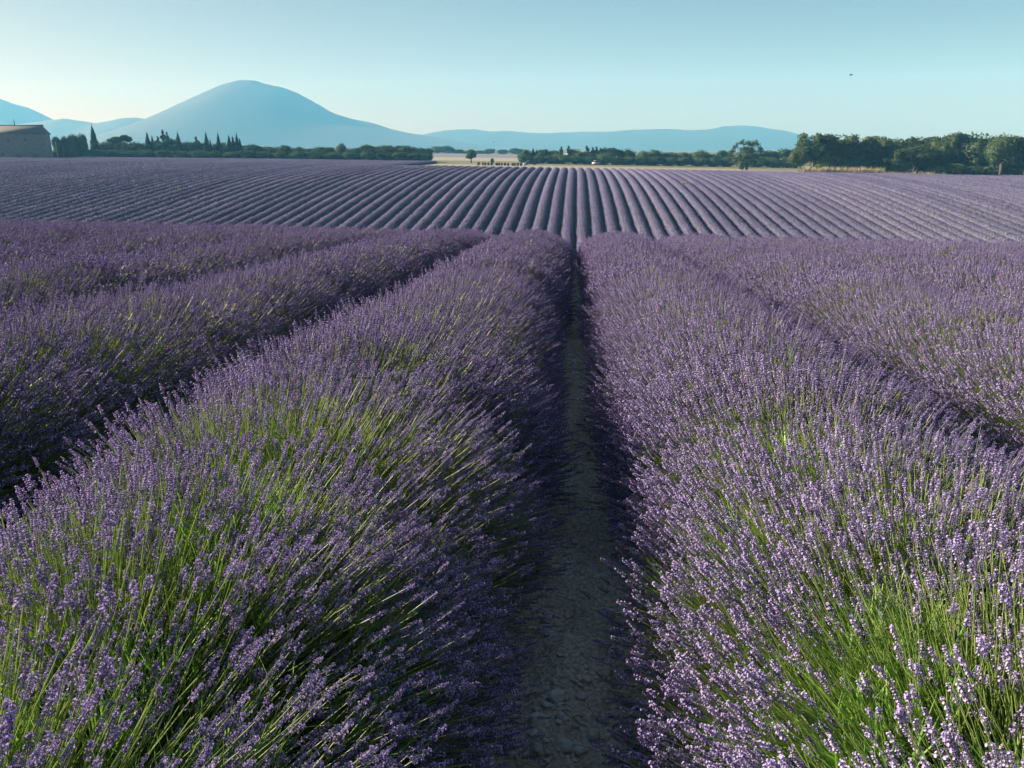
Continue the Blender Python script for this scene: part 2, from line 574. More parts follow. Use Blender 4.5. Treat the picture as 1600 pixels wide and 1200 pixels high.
def scatter_group(name, protos):
    ng = bpy.data.node_groups.new(name, 'GeometryNodeTree')
    ng.interface.new_socket('Geometry', in_out='INPUT', socket_type='NodeSocketGeometry')
    ng.interface.new_socket('Geometry', in_out='OUTPUT', socket_type='NodeSocketGeometry')
    N, L = ng.nodes, ng.links
    gi, go = N.new('NodeGroupInput'), N.new('NodeGroupOutput')
    iop = N.new('GeometryNodeInstanceOnPoints')
    g2i = N.new('GeometryNodeGeometryToInstance')
    for p in protos:
        oi = N.new('GeometryNodeObjectInfo')
        oi.inputs['Object'].default_value = p
        oi.inputs['As Instance'].default_value = False
        L.new(oi.outputs['Geometry'], g2i.inputs[0])
    L.new(gi.outputs[0], iop.inputs['Points'])
    L.new(g2i.outputs[0], iop.inputs['Instance'])
    iop.inputs['Pick Instance'].default_value = True

    def attr(nm, ty):
        a = N.new('GeometryNodeInputNamedAttribute')
        a.data_type = ty
        a.inputs['Name'].default_value = nm
        return a.outputs['Attribute']
    L.new(attr('pick', 'INT'), iop.inputs['Instance Index'])
    e2r = N.new('FunctionNodeEulerToRotation')
    L.new(attr('turn', 'FLOAT_VECTOR'), e2r.inputs[0])
    L.new(e2r.outputs[0], iop.inputs['Rotation'])
    L.new(attr('size', 'FLOAT'), iop.inputs['Scale'])
    L.new(iop.outputs[0], go.inputs[0])
    return ng


NG = {lod: scatter_group('flower_scatter', PROTO[lod]) for lod in PROTO}
NG_STALK = scatter_group('stalk_scatter', [bpy.data.objects.new('stalk_source', m_) for m_ in STALKS])
NG_BLADE = scatter_group('blade_scatter', BLADES)


def euler_for(D, spin):
    """XYZ euler turning +Z to D, after a spin about the own axis"""
    D = D / np.linalg.norm(D, axis=1, keepdims=True)
    th = np.arccos(np.clip(D[:, 2], -1, 1))
    ph = np.arctan2(D[:, 1], D[:, 0])
    cs, ss, ct, st, cp, sp = np.cos(spin), np.sin(spin), np.cos(th), np.sin(th), np.cos(ph), np.sin(ph)
    # R = Rz(ph) Ry(th) Rz(spin)
    r00 = cp * ct * cs - sp * ss
    r10 = sp * ct * cs + cp * ss
    r20 = -st * cs
    r21 = st * ss
    r22 = ct
    ey = -np.arcsin(np.clip(r20, -1, 1))
    ex = np.arctan2(r21, r22)
    ez = np.arctan2(r10, r00)
    return np.stack([ex, ey, ez], 1)


def scatter(name, P, E, S, K, group, parent):
    me = bpy.data.meshes.new(name)
    me.vertices.add(len(P))
    me.vertices.foreach_set('co', np.asarray(P, np.float32).ravel())
    a = me.attributes.new('turn', 'FLOAT_VECTOR', 'POINT'); a.data.foreach_set('vector', np.asarray(E, np.float32).ravel())
    a = me.attributes.new('size', 'FLOAT', 'POINT'); a.data.foreach_set('value', np.asarray(S, np.float32))
    a = me.attributes.new('pick', 'INT', 'POINT'); a.data.foreach_set('value', np.asarray(K, np.int32))
    o = obj(name, me, parent)
    md = o.modifiers.new('scatter', 'NODES')
    md.node_group = group
    o['kind'] = 'stuff'
    return o


CAMP = np.array([0, 0, EYE])
INV = np.array(CAM_R.transposed())


def project(P):
    q = (P - CAMP) @ INV.T
    z = -q[:, 2]
    zz = np.where(z > .05, z, .05)
    return PW / 2 + FPX * q[:, 0] / zz, PH / 2 - FPX * q[:, 1] / zz, z


# ------------------------------------------------------------------ lavender: the near rows
Y_NEAR_END = 24.5
ORD = ['first', 'second', 'third', 'fourth', 'fifth', 'sixth', 'seventh', 'eighth', 'ninth', 'tenth', 'eleventh']
N_LEFT, N_RIGHT = 10, 8


def at_height(px, py, h):
    d = ray(px, py)
    t = 1.0
    for _ in range(40):
        p = Vector((0, 0, EYE)) + d * t
        t += (p.z - float(ground_z(p.x, p.y)) - h) / max(-d.z, .05) * .9
    p = Vector((0, 0, EYE)) + d * t
    return p.x, p.y


# bald spots where the green stems of a plant show between the spikes
OPEN = [(*at_height(a, b, .68), r_ * 1.22) for a, b, r_ in [
    (1390, 930, .10), (1470, 1020, .085), (1270, 1060, .10), (1300, 950, .07), (1225, 680, .12), (1420, 790, .085), (1120, 750, .08), (1590, 1160, .08), (1330, 1010, .08), (1190, 950, .07),
    (40, 1090, .09), (130, 1060, .06), (370, 870, .075), (450, 755, .09), (640, 880, .075), (330, 790, .06), (560, 960, .07), (330, 1110, .08), (630, 600, .10), (430, 650, .07), (250, 960, .06)]]
n_flowers = 0
for side, count in ((-1, N_LEFT), (1, N_RIGHT)):
    for k in range(count):
        xr = side * (PITCH_ROW * (k + .5)) + (.0 if side < 0 else .03)
        edge = abs(xr) - 1.2
        y0 = max(-.6, edge / (.92 if side < 0 else .72) - 3.5)
        y1 = Y_NEAR_END + rng.uniform(-.4, .4)
        plants = np.arange(y0, y1, .52)
        plants = plants + rng.uniform(-.09, .09, len(plants))
        psc = rng.uniform(.93, 1.08, len(plants))
        pdn = rng.uniform(.82, 1.12, len(plants))
        dist = np.hypot(xr, plants)
        per_m = np.where(dist < 4.5, 8200, np.where(dist < 9, 5000, 3100))
        npl = rng.poisson(per_m * .52 * pdn)
        pid = np.repeat(np.arange(len(plants)), npl)
        n = len(pid)
        phi = np.radians(rng.uniform(-108, 108, n))
        yo = rng.normal(0, .25, n)
        py_ = plants[pid]
        sc = psc[pid] * (1 + rng.normal(0, .05, n))
        a_w, b_h, zc = .86, .60, .25
        ty = py_ + yo
        # patches where few spikes stand and the green stems show
        patch = fbm(phi * .8 + xr * 3.1, ty, 40 + k, 2.3, 3)
        keep = np.clip((patch - .30) / .18, .45, 1.0)
        up = np.cos(phi)
        keep = keep + (1 - keep) * np.clip((np.hypot(xr, ty) - 3.5) / 4, 0, .85)
        keep = np.where(up > -.1, keep, 1)
        tx = xr + a_w * np.sin(phi) * sc
        if k == 0:
            for ox, oy, orad in OPEN:
                q = ((tx - ox) ** 2 + ((ty - oy) * .85) ** 2) / orad ** 2
                keep = keep * np.clip(.17 + .83 * (q - .4) / .9, .17, 1)
        kept = rng.random(n) < keep
        tz = ground_z(tx, ty) + np.maximum(zc + b_h * np.cos(phi) * sc, .07)
        tz = tz - .16 * np.clip(np.abs(yo) - .14, 0, 1) ** 1.2 * 2.4
        D = np.stack([np.sin(phi) * 1.05, yo * 1.5, np.cos(phi) * .9 + .34], 1)
        D[:, 0] += .30 if side < 0 else -.04
        D += rng.normal(0, .10, (n, 3))
        # a flower lies back along its stem from the surface
        depth = rng.random(n) ** 1.25 * .24
        Dn = D / np.linalg.norm(D, axis=1, keepdims=True)
        P = np.stack([tx, ty, tz], 1) - Dn * (depth + .05)[:, None]
        E = euler_for(D, rng.uniform(0, 6.28, n))
        S = rng.uniform(.46, .73, n)
        px, pyx, z = project(P)
        inside = (z > .3) & (px > -900) & (px < PW + 900) & (pyx < PH + 700)
        use = kept & inside
        dd = np.hypot(P[:, 0], np.hypot(P[:, 1], P[:, 2] - EYE))
        what = {(-1, 0): 'full lavender row with green gaps, directly left of the bare dirt path',
                (1, 0): 'full lavender row with green gaps, directly right of the bare dirt path'}.get(
            (side, k), '%s lavender row to the %s of the dirt path, counted from it' % (ORD[k], 'left' if side < 0 else 'right'))
        row = obj('lavender_row', None, None, (0, 0, 0))
        row.empty_display_size = .2
        row.location = (xr, float(max(y0, 0)), float(ground_z(xr, max(y0, 0))))
        tag(row, what, 'lavender row', 'lavender rows in the near part of the field')
        off = Vector(row.location)
        offn = np.array(off)
        idx = np.nonzero(use)[0]
        if k == 0:
            vis = idx[(px[idx] > 0) & (px[idx] < PW) & (pyx[idx] > 0) & (pyx[idx] < PH) & (up[idx] > -.3) & (depth[idx] < .08)]
            near = vis[np.argsort(z[vis])[:300]]
            for i in near:
                v = int(rng.integers(0, len(HEADS)))
                st = obj('flower_stem', STALKS[v], row)
                st.location = P[i] - offn
                st.rotation_euler = E[i]
                st.scale = (S[i],) * 3
                obj('flower_head', HEADS[v], st)
            use[near] = False
        idx = np.nonzero(use)[0]
        lod = np.where(dd[idx] < 3.4, 0, np.where(dd[idx] < 8.5, 1, 2))
        for l in (0, 1, 2):
            j = idx[lod == l]
            if len(j) == 0:
                continue
            n_flowers += len(j)
            scatter('flower_stems', P[j] - offn, E[j], S[j] * (1.0, 1.16, 1.32)[l], rng.integers(0, len(PROTO[l]), len(j)), NG[l], row)
        # stems that have lost or not yet opened their flowers
        bare = np.nonzero(~kept & inside & (dd < 9))[0]
        if len(bare):
            scatter('bare_stems', P[bare] - offn - Dn[bare] * rng.uniform(.02, .12, len(bare))[:, None], E[bare], S[bare] * 1.15, rng.integers(0, len(STALKS), len(bare)), NG_STALK, row)
        # green blades between the stems
        nb = rng.poisson(np.where(dist < 5, 800, np.where(dist < 10, 200, 60)) * .46)
        pb = np.repeat(np.arange(len(plants)), nb)
        m = len(pb)
        phi = np.radians(rng.uniform(-98, 98, m))
        yo = rng.normal(0, .2, m)
        rr = rng.uniform(.34, .58, m)
        if k == 0:
            for ox, oy, orad in OPEN:
                q = ((xr + a_w * np.sin(phi) * .8 - ox) ** 2 + (plants[pb] + yo - oy) ** 2) / orad ** 2
                rr = np.where(q < 1.4, np.maximum(rr, rng.uniform(.56, .76, m)), rr)
        bx = xr + a_w * np.sin(phi) * rr
        by = plants[pb] + yo
        bz = ground_z(bx, by) + np.maximum(.16 + .52 * np.cos(phi) * rr, .03)
        Pb = np.stack([bx, by, bz], 1)
        Db = np.stack([np.sin(phi), yo * 1.6, np.cos(phi) + .3], 1) + rng.normal(0, .15, (m, 3))
        px, pyx, z = project(Pb)
        q = (z > .3) & (px > -900) & (px < PW + 900) & (pyx < PH + 500)
        scatter('foliage', Pb[q] - offn, euler_for(Db, rng.uniform(0, 6.28, m))[q], rng.uniform(.8, 1.3, m)[q], rng.integers(0, len(BLADES), q.sum()), NG_BLADE, row)
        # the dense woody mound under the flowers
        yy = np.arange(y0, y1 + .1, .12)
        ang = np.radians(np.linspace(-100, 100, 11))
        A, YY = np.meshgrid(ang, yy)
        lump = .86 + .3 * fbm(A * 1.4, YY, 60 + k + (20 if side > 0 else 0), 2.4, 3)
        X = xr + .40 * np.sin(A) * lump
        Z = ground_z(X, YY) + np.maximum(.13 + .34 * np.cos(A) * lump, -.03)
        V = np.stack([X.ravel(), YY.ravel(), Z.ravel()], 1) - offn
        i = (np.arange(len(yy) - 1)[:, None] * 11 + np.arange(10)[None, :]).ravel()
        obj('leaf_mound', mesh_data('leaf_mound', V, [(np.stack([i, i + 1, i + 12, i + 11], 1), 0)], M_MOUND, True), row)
print('near flowers', n_flowers)

# ------------------------------------------------------------------ lavender: rows over the far hill
M_FAR_GREEN = leaf_mat('far_row_leaves', [(0, (.085, .10, .085)), (1, (.145, .16, .13))], .1, None, None, 1.5)
M_FAR_TUFT = leaf_mat('far_row_flowers', [(0, (.15, .142, .265)), (.5, (.215, .203, .345)), (1, (.295, .28, .42))], .3, (1, .9, 1.1), None, .7)
Y_FAR0, Y_FAR1 = 74.0, 199.0


def far_row_mesh(seed, Y_FAR1=199.0, sparse=1.0):
    r = np.random.default_rng(seed)
    yy = np.arange(Y_FAR0, Y_FAR1, .3)
    na = 9
    ang = np.radians(np.linspace(-104, 104, na))
    A, YY = np.meshgrid(ang, yy)
    endt = np.clip(np.minimum(YY - Y_FAR0, Y_FAR1 - YY) / 1.0, .25, 1) ** .5
    lump = (.74 + .52 * fbm(A * 1.0, YY, seed, 1.5, 3, .6) + .10 * (fbm(YY * 0, YY, seed + 3, .35, 2) - .5)) * endt
    X = .61 * np.sin(A) * lump
    Z = fy(YY) + np.maximum(.24 + .46 * np.cos(A) * lump, -.05)
    V = np.stack([X.ravel(), YY.ravel(), Z.ravel()], 1)
    i = (np.arange(len(yy) - 1)[:, None] * na + np.arange(na - 1)[None, :]).ravel()
    mb = MB()
    mb.add(V, np.stack([i, i + 1, i + na + 1, i + na], 1), 0)
    n = int((Y_FAR1 - Y_FAR0) * 120 * sparse)
    a = np.radians(r.uniform(-100, 100, n))
    y = r.uniform(Y_FAR0, Y_FAR1, n)
    s = r.uniform(.90, 1.1, n) * (.74 + .52 * fbm(a * 1.0, y, seed, 1.5, 3, .6))
    base = np.stack([.59 * np.sin(a) * s, y, fy(y) + np.maximum(.24 + .46 * np.cos(a) * s, .0)], 1)
    d = np.stack([np.sin(a), r.normal(0, .3, n), np.cos(a) + .5], 1) + r.normal(0, .15, (n, 3))
    d /= np.linalg.norm(d, axis=1, keepdims=True)
    t1 = np.cross(d, r.normal(0, 1, (n, 3)))
    t1 /= np.linalg.norm(t1, axis=1, keepdims=True)
    t2 = np.cross(d, t1)
    h, w = r.uniform(.14, .33, n)[:, None], r.uniform(.028, .055, n)[:, None]
    V = np.stack([base + t1 * w, base - t1 * w * .5 + t2 * w * .87, base - t1 * w * .5 - t2 * w * .87, base + d * h], 1).reshape(-1, 3)
    q = np.arange(n)[:, None] * 4
    T = np.concatenate([q + [0, 1, 3], q + [1, 2, 3], q + [2, 0, 3]])
    mb.add(V, T, 1)
    return mb.data('lavender_row', [M_FAR_GREEN, M_FAR_TUFT])


FAR_ROWS = [far_row_mesh(200 + i) for i in range(5)]
FAR_LONG = [far_row_mesh(300 + i, 272.0, .8) for i in range(3)]
FAR_MID = [far_row_mesh(400 + i, 248.0, .8) for i in range(2)]
MORE = ORD + ['twelfth', 'thirteenth', 'fourteenth', 'fifteenth', 'sixteenth']
for k in range(-102, 70):
    x = PITCH_ROW * (k + .5)
    kind = FAR_ROWS if x > -46 else FAR_LONG if x > -168 else FAR_MID
    o = obj('lavender_row', kind[int(rng.integers(0, len(kind)))], None, (x, 0, float(gx(x))))
    lr = 'left' if k < 0 else 'right'
    n_ = -k - 1 if k < 0 else k
    if n_ < len(MORE):
        lb = '%s lavender row %s of the middle furrow on the far hill' % (MORE[n_], lr)
    else:
        lb = 'long mauve lavender row far to the %s of the middle furrow on the far hill' % lr
    tag(o, lb, 'lavender row', 'lavender rows over the far hill, %s half' % lr)

# ------------------------------------------------------------------ trees
M_BARK = plain_mat('bark', [(.3, (.06, .05, .04)), (.7, (.13, .11, .09))], 3, 5)


def crown_mat(name, a, b, c):
    return leaf_mat(name, [(0, a), (.5, b), (1, c)], .25, (1.0, 1.05, .6), None, .5)


M_OAK = crown_mat('oak_leaves', (.048, .077, .036), (.078, .118, .053), (.118, .155, .074))
M_OLIVE = crown_mat('pale_leaves', (.062, .092, .044), (.092, .128, .060), (.13, .165, .084))
M_CYP = crown_mat('cypress_leaves', (.022, .040, .02), (.034, .055, .025), (.048, .072, .034))
M_PINE = crown_mat('pine_needles', (.034, .06, .026), (.054, .084, .036), (.075, .108, .048))
M_DRY = plain_mat('dry_grass', [(.3, (.36, .31, .20)), (.7, (.50, .44, .29))], 2, 4)

ICO_V, ICO_F = None, None
_bm = bmesh.new()
bmesh.ops.create_icosphere(_bm, subdivisions=2, radius=1)
ICO_V = np.array([v.co[:] for v in _bm.verts])
ICO_F = np.array([[v.index for v in f.verts] for f in _bm.faces])
_bm.free()


def blobs_mesh(name, blobs, r, n, leaf, mat, core=.80, flat=0.0, shell=(.78, 1.08)):
    """a crown: leaf-sized faces spread through a set of lumpy volumes, with a ragged dark inside"""
    mb = MB()
    C = np.array([b[:3] for b in blobs])
    R = np.array([b[3:6] if len(b) >= 6 else (b[3],) * 3 for b in blobs])
    wgt = (R.prod(1)) ** (2 / 3)
    ids = r.choice(len(blobs), n, p=wgt / wgt.sum())
    d = r.normal(0, 1, (n, 3))
    d /= np.linalg.norm(d, axis=1, keepdims=True)
    rad = r.uniform(shell[0], shell[1], n) * (.80 + .4 * fbm(d[:, 0] * 1.7 + ids * 7, d[:, 1] * 1.7 + d[:, 2] * 2.3, 77, 2.2, 2))
    P = C[ids] + d * R[ids] * rad[:, None]
    q = (((P[:, None, :] - C[None]) / R[None]) ** 2).sum(2)
    q[np.arange(n), ids] = 9
    P, d = P[q.min(1) > .42], d[q.min(1) > .42]
    P, d = P[P[:, 2] > .01], d[P[:, 2] > .01]
    n = len(P)
    nn = d + r.normal(0, .7, (n, 3))
    nn /= np.linalg.norm(nn, axis=1, keepdims=True)
    t1 = np.cross(nn, r.normal(0, 1, (n, 3)))
    t1 /= np.linalg.norm(t1, axis=1, keepdims=True)
    t2 = np.cross(nn, t1)
    w = r.uniform(.6, 1.3, n)[:, None] * leaf
    V = np.stack([P - t1 * w, P + t2 * w * .55, P + t1 * w, P - t2 * w * .55], 1).reshape(-1, 3)
    mb.add(V, np.arange(n * 4).reshape(-1, 4), 0)
    if core:
        for b in range(len(blobs)):
            f = core * (.85 + .3 * r.random(len(ICO_V)))[:, None]
            Vc = C[b] + ICO_V * R[b] * f
            Vc[:, 2] = np.maximum(Vc[:, 2], .005)
            mb.add(Vc, ICO_F, 0)
    return mb.data(name, [mat])


def trunk_mesh(h, r0, limbs, r):
    mb = MB()
    k = [(0, 0, 0), (r.uniform(-.01, .01), r.uniform(-.01, .01), h * .5), (r.uniform(-.02, .02), r.uniform(-.02, .02), h)]
    mb.tube(k, [r0 * 1.25, r0, r0 * .8], 7)
    for e in limbs:
        e = np.array(e)
        mid = np.array(k[-1]) * .55 + e * .45 + np.array([0, 0, -.03])
        mb.tube([np.array(k[-1]) * .97, mid, e], [r0 * .6, r0 * .38, r0 * .15], 5)
    return mb.data('trunk', [M_BARK])


# every kind is one unit wide and one unit high
def kind_round(r, mat=None, n=2600):
    bl = [(0, 0, .50, .42, .40, .44), (-.17, .08, .42, .30, .28, .34), (.18, -.08, .44, .30, .30, .36), (.03, -.18, .36, .28, .26, .34), (-.05, .1, .70, .26, .26, .26)]
    for _ in range(5):
        bl.append((r.uniform(-.30, .30), r.uniform(-.3, .3), r.uniform(.2, .8), *(r.uniform(.13, .2, 3))))
    return trunk_mesh(.3, .035, [(0, 0, .5)], r), blobs_mesh('crown', bl, r, n, .034, mat or M_OAK)


def kind_broad(r, mat=None, n=3000):
    bl = [(0, 0, .62, .34, .34, .30), (-.26, .05, .56, .22, .24, .22), (.27, -.05, .58, .22, .24, .22)]
    for _ in range(11):
        a = r.uniform(0, 6.28)
        bl.append((.36 * math.cos(a) * r.uniform(.4, 1), .36 * math.sin(a) * r.uniform(.4, 1), r.uniform(.36, .88), r.uniform(.10, .19), r.uniform(.10, .19), r.uniform(.08, .14)))
    return trunk_mesh(.34, .04, [(-.2, 0, .58), (.2, .05, .6), (0, -.15, .66)], r), blobs_mesh('crown', bl, r, n, .030, mat or M_OAK, .74)


def kind_open(r):
    bl = [(0, 0, .46, .30, .30, .26), (-.2, 0, .40, .2, .2, .17), (.2, 0, .42, .22, .2, .2), (-.1, -.1, .24, .24, .2, .15), (.14, -.1, .25, .24, .2, .15), (-.3, -.05, .30, .14, .14, .12), (0, -.05, .22, .22, .2, .13)]
    tips = []
    for i in range(17):
        a = math.pi * (i + .5) / 17
        e = (-.43 * math.cos(a) * r.uniform(.75, 1.08), r.uniform(-.25, .25), .45 + .48 * math.sin(a) * r.uniform(.75, 1.02))
        tips.append(e)
        bl.append((*e, r.uniform(.055, .10), r.uniform(.07, .1), r.uniform(.05, .085)))
    for _ in range(9):
        a, q = r.uniform(0, 3.14), r.uniform(.12, .34)
        bl.append((q * math.cos(a), r.uniform(-.15, .15), .46 + q * math.sin(a), r.uniform(.07, .12), .1, r.uniform(.05, .09)))
    t = trunk_mesh(.24, .032, [tips[i] for i in range(0, 17, 2)] + [(-.2, 0, .4), (.2, 0, .42)], r)
    return t, blobs_mesh('crown', bl, r, 3600, .024, M_OLIVE, .52)


def kind_forked(r):
    bl = [(-.24, 0, .66, .24, .26, .22), (.24, 0, .64, .25, .26, .24), (0, .05, .80, .28, .26, .18), (-.36, -.05, .50, .14, .16, .13), (.36, -.05, .46, .15, .16, .15), (.05, -.1, .62, .16, .16, .14)]
    for _ in range(8):
        bl.append((r.uniform(-.42, .42), r.uniform(-.2, .2), r.uniform(.46, .92), *(r.uniform(.07, .14, 3))))
    mb = MB()
    mb.tube([(0, 0, 0), (.01, 0, .16), (.0, 0, .26)], [.036, .026, .026], 7)
    mb.tube([(0, 0, .25), (-.08, 0, .40), (-.2, 0, .62)], [.024, .02, .012], 6)
    mb.tube([(0, 0, .25), (.05, 0, .42), (.03, 0, .7)], [.024, .02, .012], 6)
    mb.tube([(.04, 0, .36), (.14, 0, .48), (.26, 0, .64)], [.017, .014, .01], 6)
    return mb.data('trunk', [M_BARK]), blobs_mesh('crown', bl, r, 3200, .026, M_OAK, .66)


def kind_cypress(r):
    bl = []
    for i in range(13):
        t = i / 12
        w = .47 * min(1, (t + .16) / .32) * (1 - t) ** .75 + .03
        bl.append((r.uniform(-.04, .04) * (1 - t), r.uniform(-.04, .04) * (1 - t), .05 + .90 * t, w, w, .075 + .02 * r.random()))
    return trunk_mesh(.12, .07, [], r), blobs_mesh('crown', bl, r, 1500, .035, M_CYP, .8)


def kind_conifer(r):
    bl = []
    for i in range(6):
        t = i / 5
        for j in range(4):
            a = r.uniform(0, 6.28)
            q = .30 * (1 - t * .86) * r.uniform(.5, 1)
            bl.append((q * math.cos(a), q * math.sin(a), .2 + .7 * t + r.uniform(-.04, .04), .24 * (1 - .8 * t), .24 * (1 - .8 * t), .075))
    bl.append((0, 0, .96, .04, .04, .05))
    return trunk_mesh(.5, .03, [], r), blobs_mesh('crown', bl, r, 1700, .032, M_PINE, .75)


def kind_pine(r):
    bl = [(0, 0, .82, .40, .36, .10), (-.22, 0, .78, .26, .26, .09), (.25, 0, .86, .22, .26, .10), (.06, 0, .9, .26, .2, .08)]
    t = MB()
    t.tube([(0, 0, 0), (.02, 0, .4), (0, 0, .8)], [.035, .03, .02], 6)
    t.tube([(.02, 0, .5), (-.2, 0, .76)], [.02, .01], 5)
    t.tube([(.02, 0, .5), (.22, 0, .82)], [.02, .01], 5)
    return t.data('trunk', [M_BARK]), blobs_mesh('crown', bl, r, 1300, .035, M_PINE, .8)


KINDS = {}
_r = np.random.default_rng(5)
for nm, fn, cnt in (('round', kind_round, 4), ('broad', kind_broad, 4), ('open', kind_open, 1), ('forked', kind_forked, 1), ('cypress', kind_cypress, 3), ('conifer', kind_conifer, 3), ('pine', kind_pine, 2)):
    KINDS[nm] = [fn(_r) for _ in range(cnt)]
KINDS['pale'] = [kind_round(_r, M_OLIVE, 2200) for _ in range(2)]
KINDS['palebroad'] = [kind_broad(_r, M_OLIVE, 2600) for _ in range(2)]
_pick = {}


def tree(kind, px, top, width, Y, label, name=None, group=None, cat='tree', dz=0.0):
    """px, width: where and how wide it stands; top: its tip; Y: how far away"""
    v = _pick.get(kind, 0)
    _pick[kind] = v + 1
    tr, cr = KINDS[kind][v % len(KINDS[kind])]
    p = at(px, top, Y)
    gz = float(ground_z(p.x, Y)) - .05 + dz
    h = max(p.z - gz, .8)
    width = width * (2.0 if kind in ('cypress', 'conifer') else 1.12)
    w = width / FPX * Y * (1 / math.cos(math.atan2(abs(p.x), Y))) * .96
    root = obj(name or ({'cypress': 'cypress_tree', 'pine': 'pine_tree', 'conifer': 'conifer_tree'}.get(kind, 'broadleaf_tree')), None, None, (p.x, Y, gz), float(rng.uniform(-.5, .5)) if kind in ('open', 'forked') else float(rng.uniform(0, 6.28)))
    if kind in ('open', 'forked'):
        root.rotation_euler = (0, 0, math.atan2(p.x, Y) * -1)
    root.empty_display_size = .5
    s = (w, w, h)
    obj('trunk', tr, root, sc=s)
    obj('crown', cr, root, sc=s)
    return tag(root, label, cat, group)


# left treeline behind the farmhouse and the far edge of the lavender
for px, top, w, kind, lb in [
    (88, 211, 16, 'pale', 'pale green shrubby tree standing close to the farmhouse corner'),
    (100, 211, 15, 'pale', 'pale bushy tree, second from the farmhouse corner'),
    (113, 207, 18, 'pale', 'taller pale spreading tree, third from the farmhouse corner'),
    (125, 207, 16, 'round', 'flat-topped tree just left of the tall lone cypress'),
]:
    tree(kind, px, top, w, 280, lb, group='pale trees beside the farmhouse')
for px, top, w, lb in [
    (143, 195, 8, 'tall slender cypress standing alone, nearest to the farmhouse'),
    (229, 206, 7, 'pointed cypress, second one right of the farmhouse'),
    (237, 211, 5, 'small pointed cypress leaning against a taller cypress on its left'),
    (277, 206, 7, 'narrow cypress right of the tallest pale conifer'),
    (321, 206, 7, 'tall narrow cypress with a tiny cypress on its right'),
    (328, 217, 4, 'tiny thin cypress beside a tall narrow cypress'),
    (340, 207, 6, 'slim cypress standing apart just left of the cypress cluster'),
    (357, 211, 7, 'first cypress of the tight cluster under the mountain flank'),
    (363, 212, 6, 'second cypress of the tight cluster under the mountain flank'),
    (369, 208, 6, 'tallest cypress of the tight cluster under the mountain flank'),
    (374, 215, 5, 'last and shortest cypress of the tight cluster under the mountain flank'),
]:
    tree('cypress', px, top, w, 292, lb, group='cypresses of the left treeline')
tree('pine', 179, 213, 24, 290, 'flat umbrella pine right of the lone cypress')
tree('pine', 196, 210, 18, 295, 'umbrella pine with a raised right side above the treeline')
for px, top, w, lb in [(246, 213, 14, 'bushy conifer between two pointed cypresses'), (254, 203, 16, 'tallest pale conifer of the left treeline'),
                       (260, 206, 9, 'thin conifer tip just right of the tallest pale conifer'), (306, 213, 14, 'small cone-shaped conifer between cypress groups')]:
    tree('conifer', px, top, w, 300, lb, group='conifers of the left treeline')
for px, top, w, lb in [
    (160, 221, 30, 'rounded tree under the lone cypress'), (186, 219, 34, 'broad tree under the umbrella pines'), (212, 221, 30, 'rounded tree left of the pointed cypresses'),
    (238, 219, 30, 'wide dark tree under the pointed cypresses'), (268, 215, 30, 'broad dark tree under the tallest conifer'), (292, 220, 30, 'rounded tree right of the narrow cypress'),
    (316, 222, 26, 'low tree under the tall narrow cypress'), (346, 222, 32, 'low tree left of the cypress cluster'), (368, 221, 24, 'low dark tree around the feet of the cypress cluster')]:
    tree('round', px, top, w, 300, lb, group='rounded trees of the left treeline')
for px, top, w, lb in [
    (394, 224, 30, 'first rounded tree right of the cypress cluster'), (418, 228, 26, 'second rounded tree right of the cypress cluster'), (444, 226, 32, 'third rounded tree right of the cypress cluster'),
    (470, 229, 28, 'low rounded tree below the right flank of the mountain'), (500, 228, 34, 'wide rounded tree just left of the tall round one'), (533, 223, 20, 'tall round tree sticking out of the treeline foot of the mountain'),
    (557, 230, 26, 'low tree right of the tall round one'), (575, 225, 28, 'dome-shaped tree right of the low gap'), (602, 225, 40, 'widest dome-shaped tree near the end of the treeline'),
    (636, 226, 32, 'third tree from the right end of the left treeline'), (655, 230, 28, 'second tree from the right end of the left treeline'), (668, 230, 18, 'last tree at the right end of the left treeline')]:
    tree('round' if w < 36 else 'broad', px, top, w, 292, lb, group='rounded trees of the left treeline')
for i, (px, w) in enumerate([(92, 26), (110, 28), (130, 28), (150, 34), (178, 34), (204, 32), (230, 32), (258, 34), (284, 32), (310, 32), (336, 30), (362, 32), (388, 32), (414, 32), (440, 34), (466, 32), (492, 32), (518, 32), (545, 32), (572, 32), (598, 32), (624, 32), (648, 30), (664, 22)]):
    tree('round', px, 231 + px * .008 + (i % 3), w, 282, 'low dark bush along the foot of the left treeline', 'bush', 'bushes along the foot of the left treeline', 'bush')
for px, top, w in [(166, 224, 24), (203, 225, 22), (225, 222, 20), (252, 219, 24), (281, 222, 22), (305, 221, 20), (331, 223, 24), (356, 224, 22), (382, 226, 20), (406, 229, 24), (431, 228, 22), (457, 230, 26), (484, 231, 22), (514, 230, 24), (546, 230, 22), (566, 228, 18), (588, 227, 26), (619, 227, 24), (647, 229, 22)]:
    tree('broad', px, top, w * 1.25, 298, 'dark broad tree inside the left treeline, partly behind its neighbours', group='inner trees of the left treeline')
# far trees seen over the open fields
for px, top, w, lb in [(684, 228, 24, 'left one of two distant hazy round trees past the treeline end'), (699, 227, 22, 'right one of two distant hazy round trees past the treeline end'),
                       (716, 233, 22, 'low distant hazy tree left of the lone field tree'), (750, 235, 22, 'low distant hazy tree right of the lone field tree'),
                       (764, 232, 20, 'distant hazy dome-shaped tree behind the pale field'), (786, 233, 20, 'distant hazy tree right of the dome-shaped one'),
                       (806, 231, 24, 'distant hazy tree beside the left end of the middle grove'), (732, 235, 24, 'distant hazy tree right behind the lone field tree')]:
    tree('round', px, top, w, 620, lb, group='distant trees beyond the pale field')
tree('broad', 736, 231.5, 20, 285, 'small lone round tree standing in the pale field')
tree('broad', 769, 246.5, 6, 262, 'tiny sapling in the pale field behind the dark boxes', 'sapling')
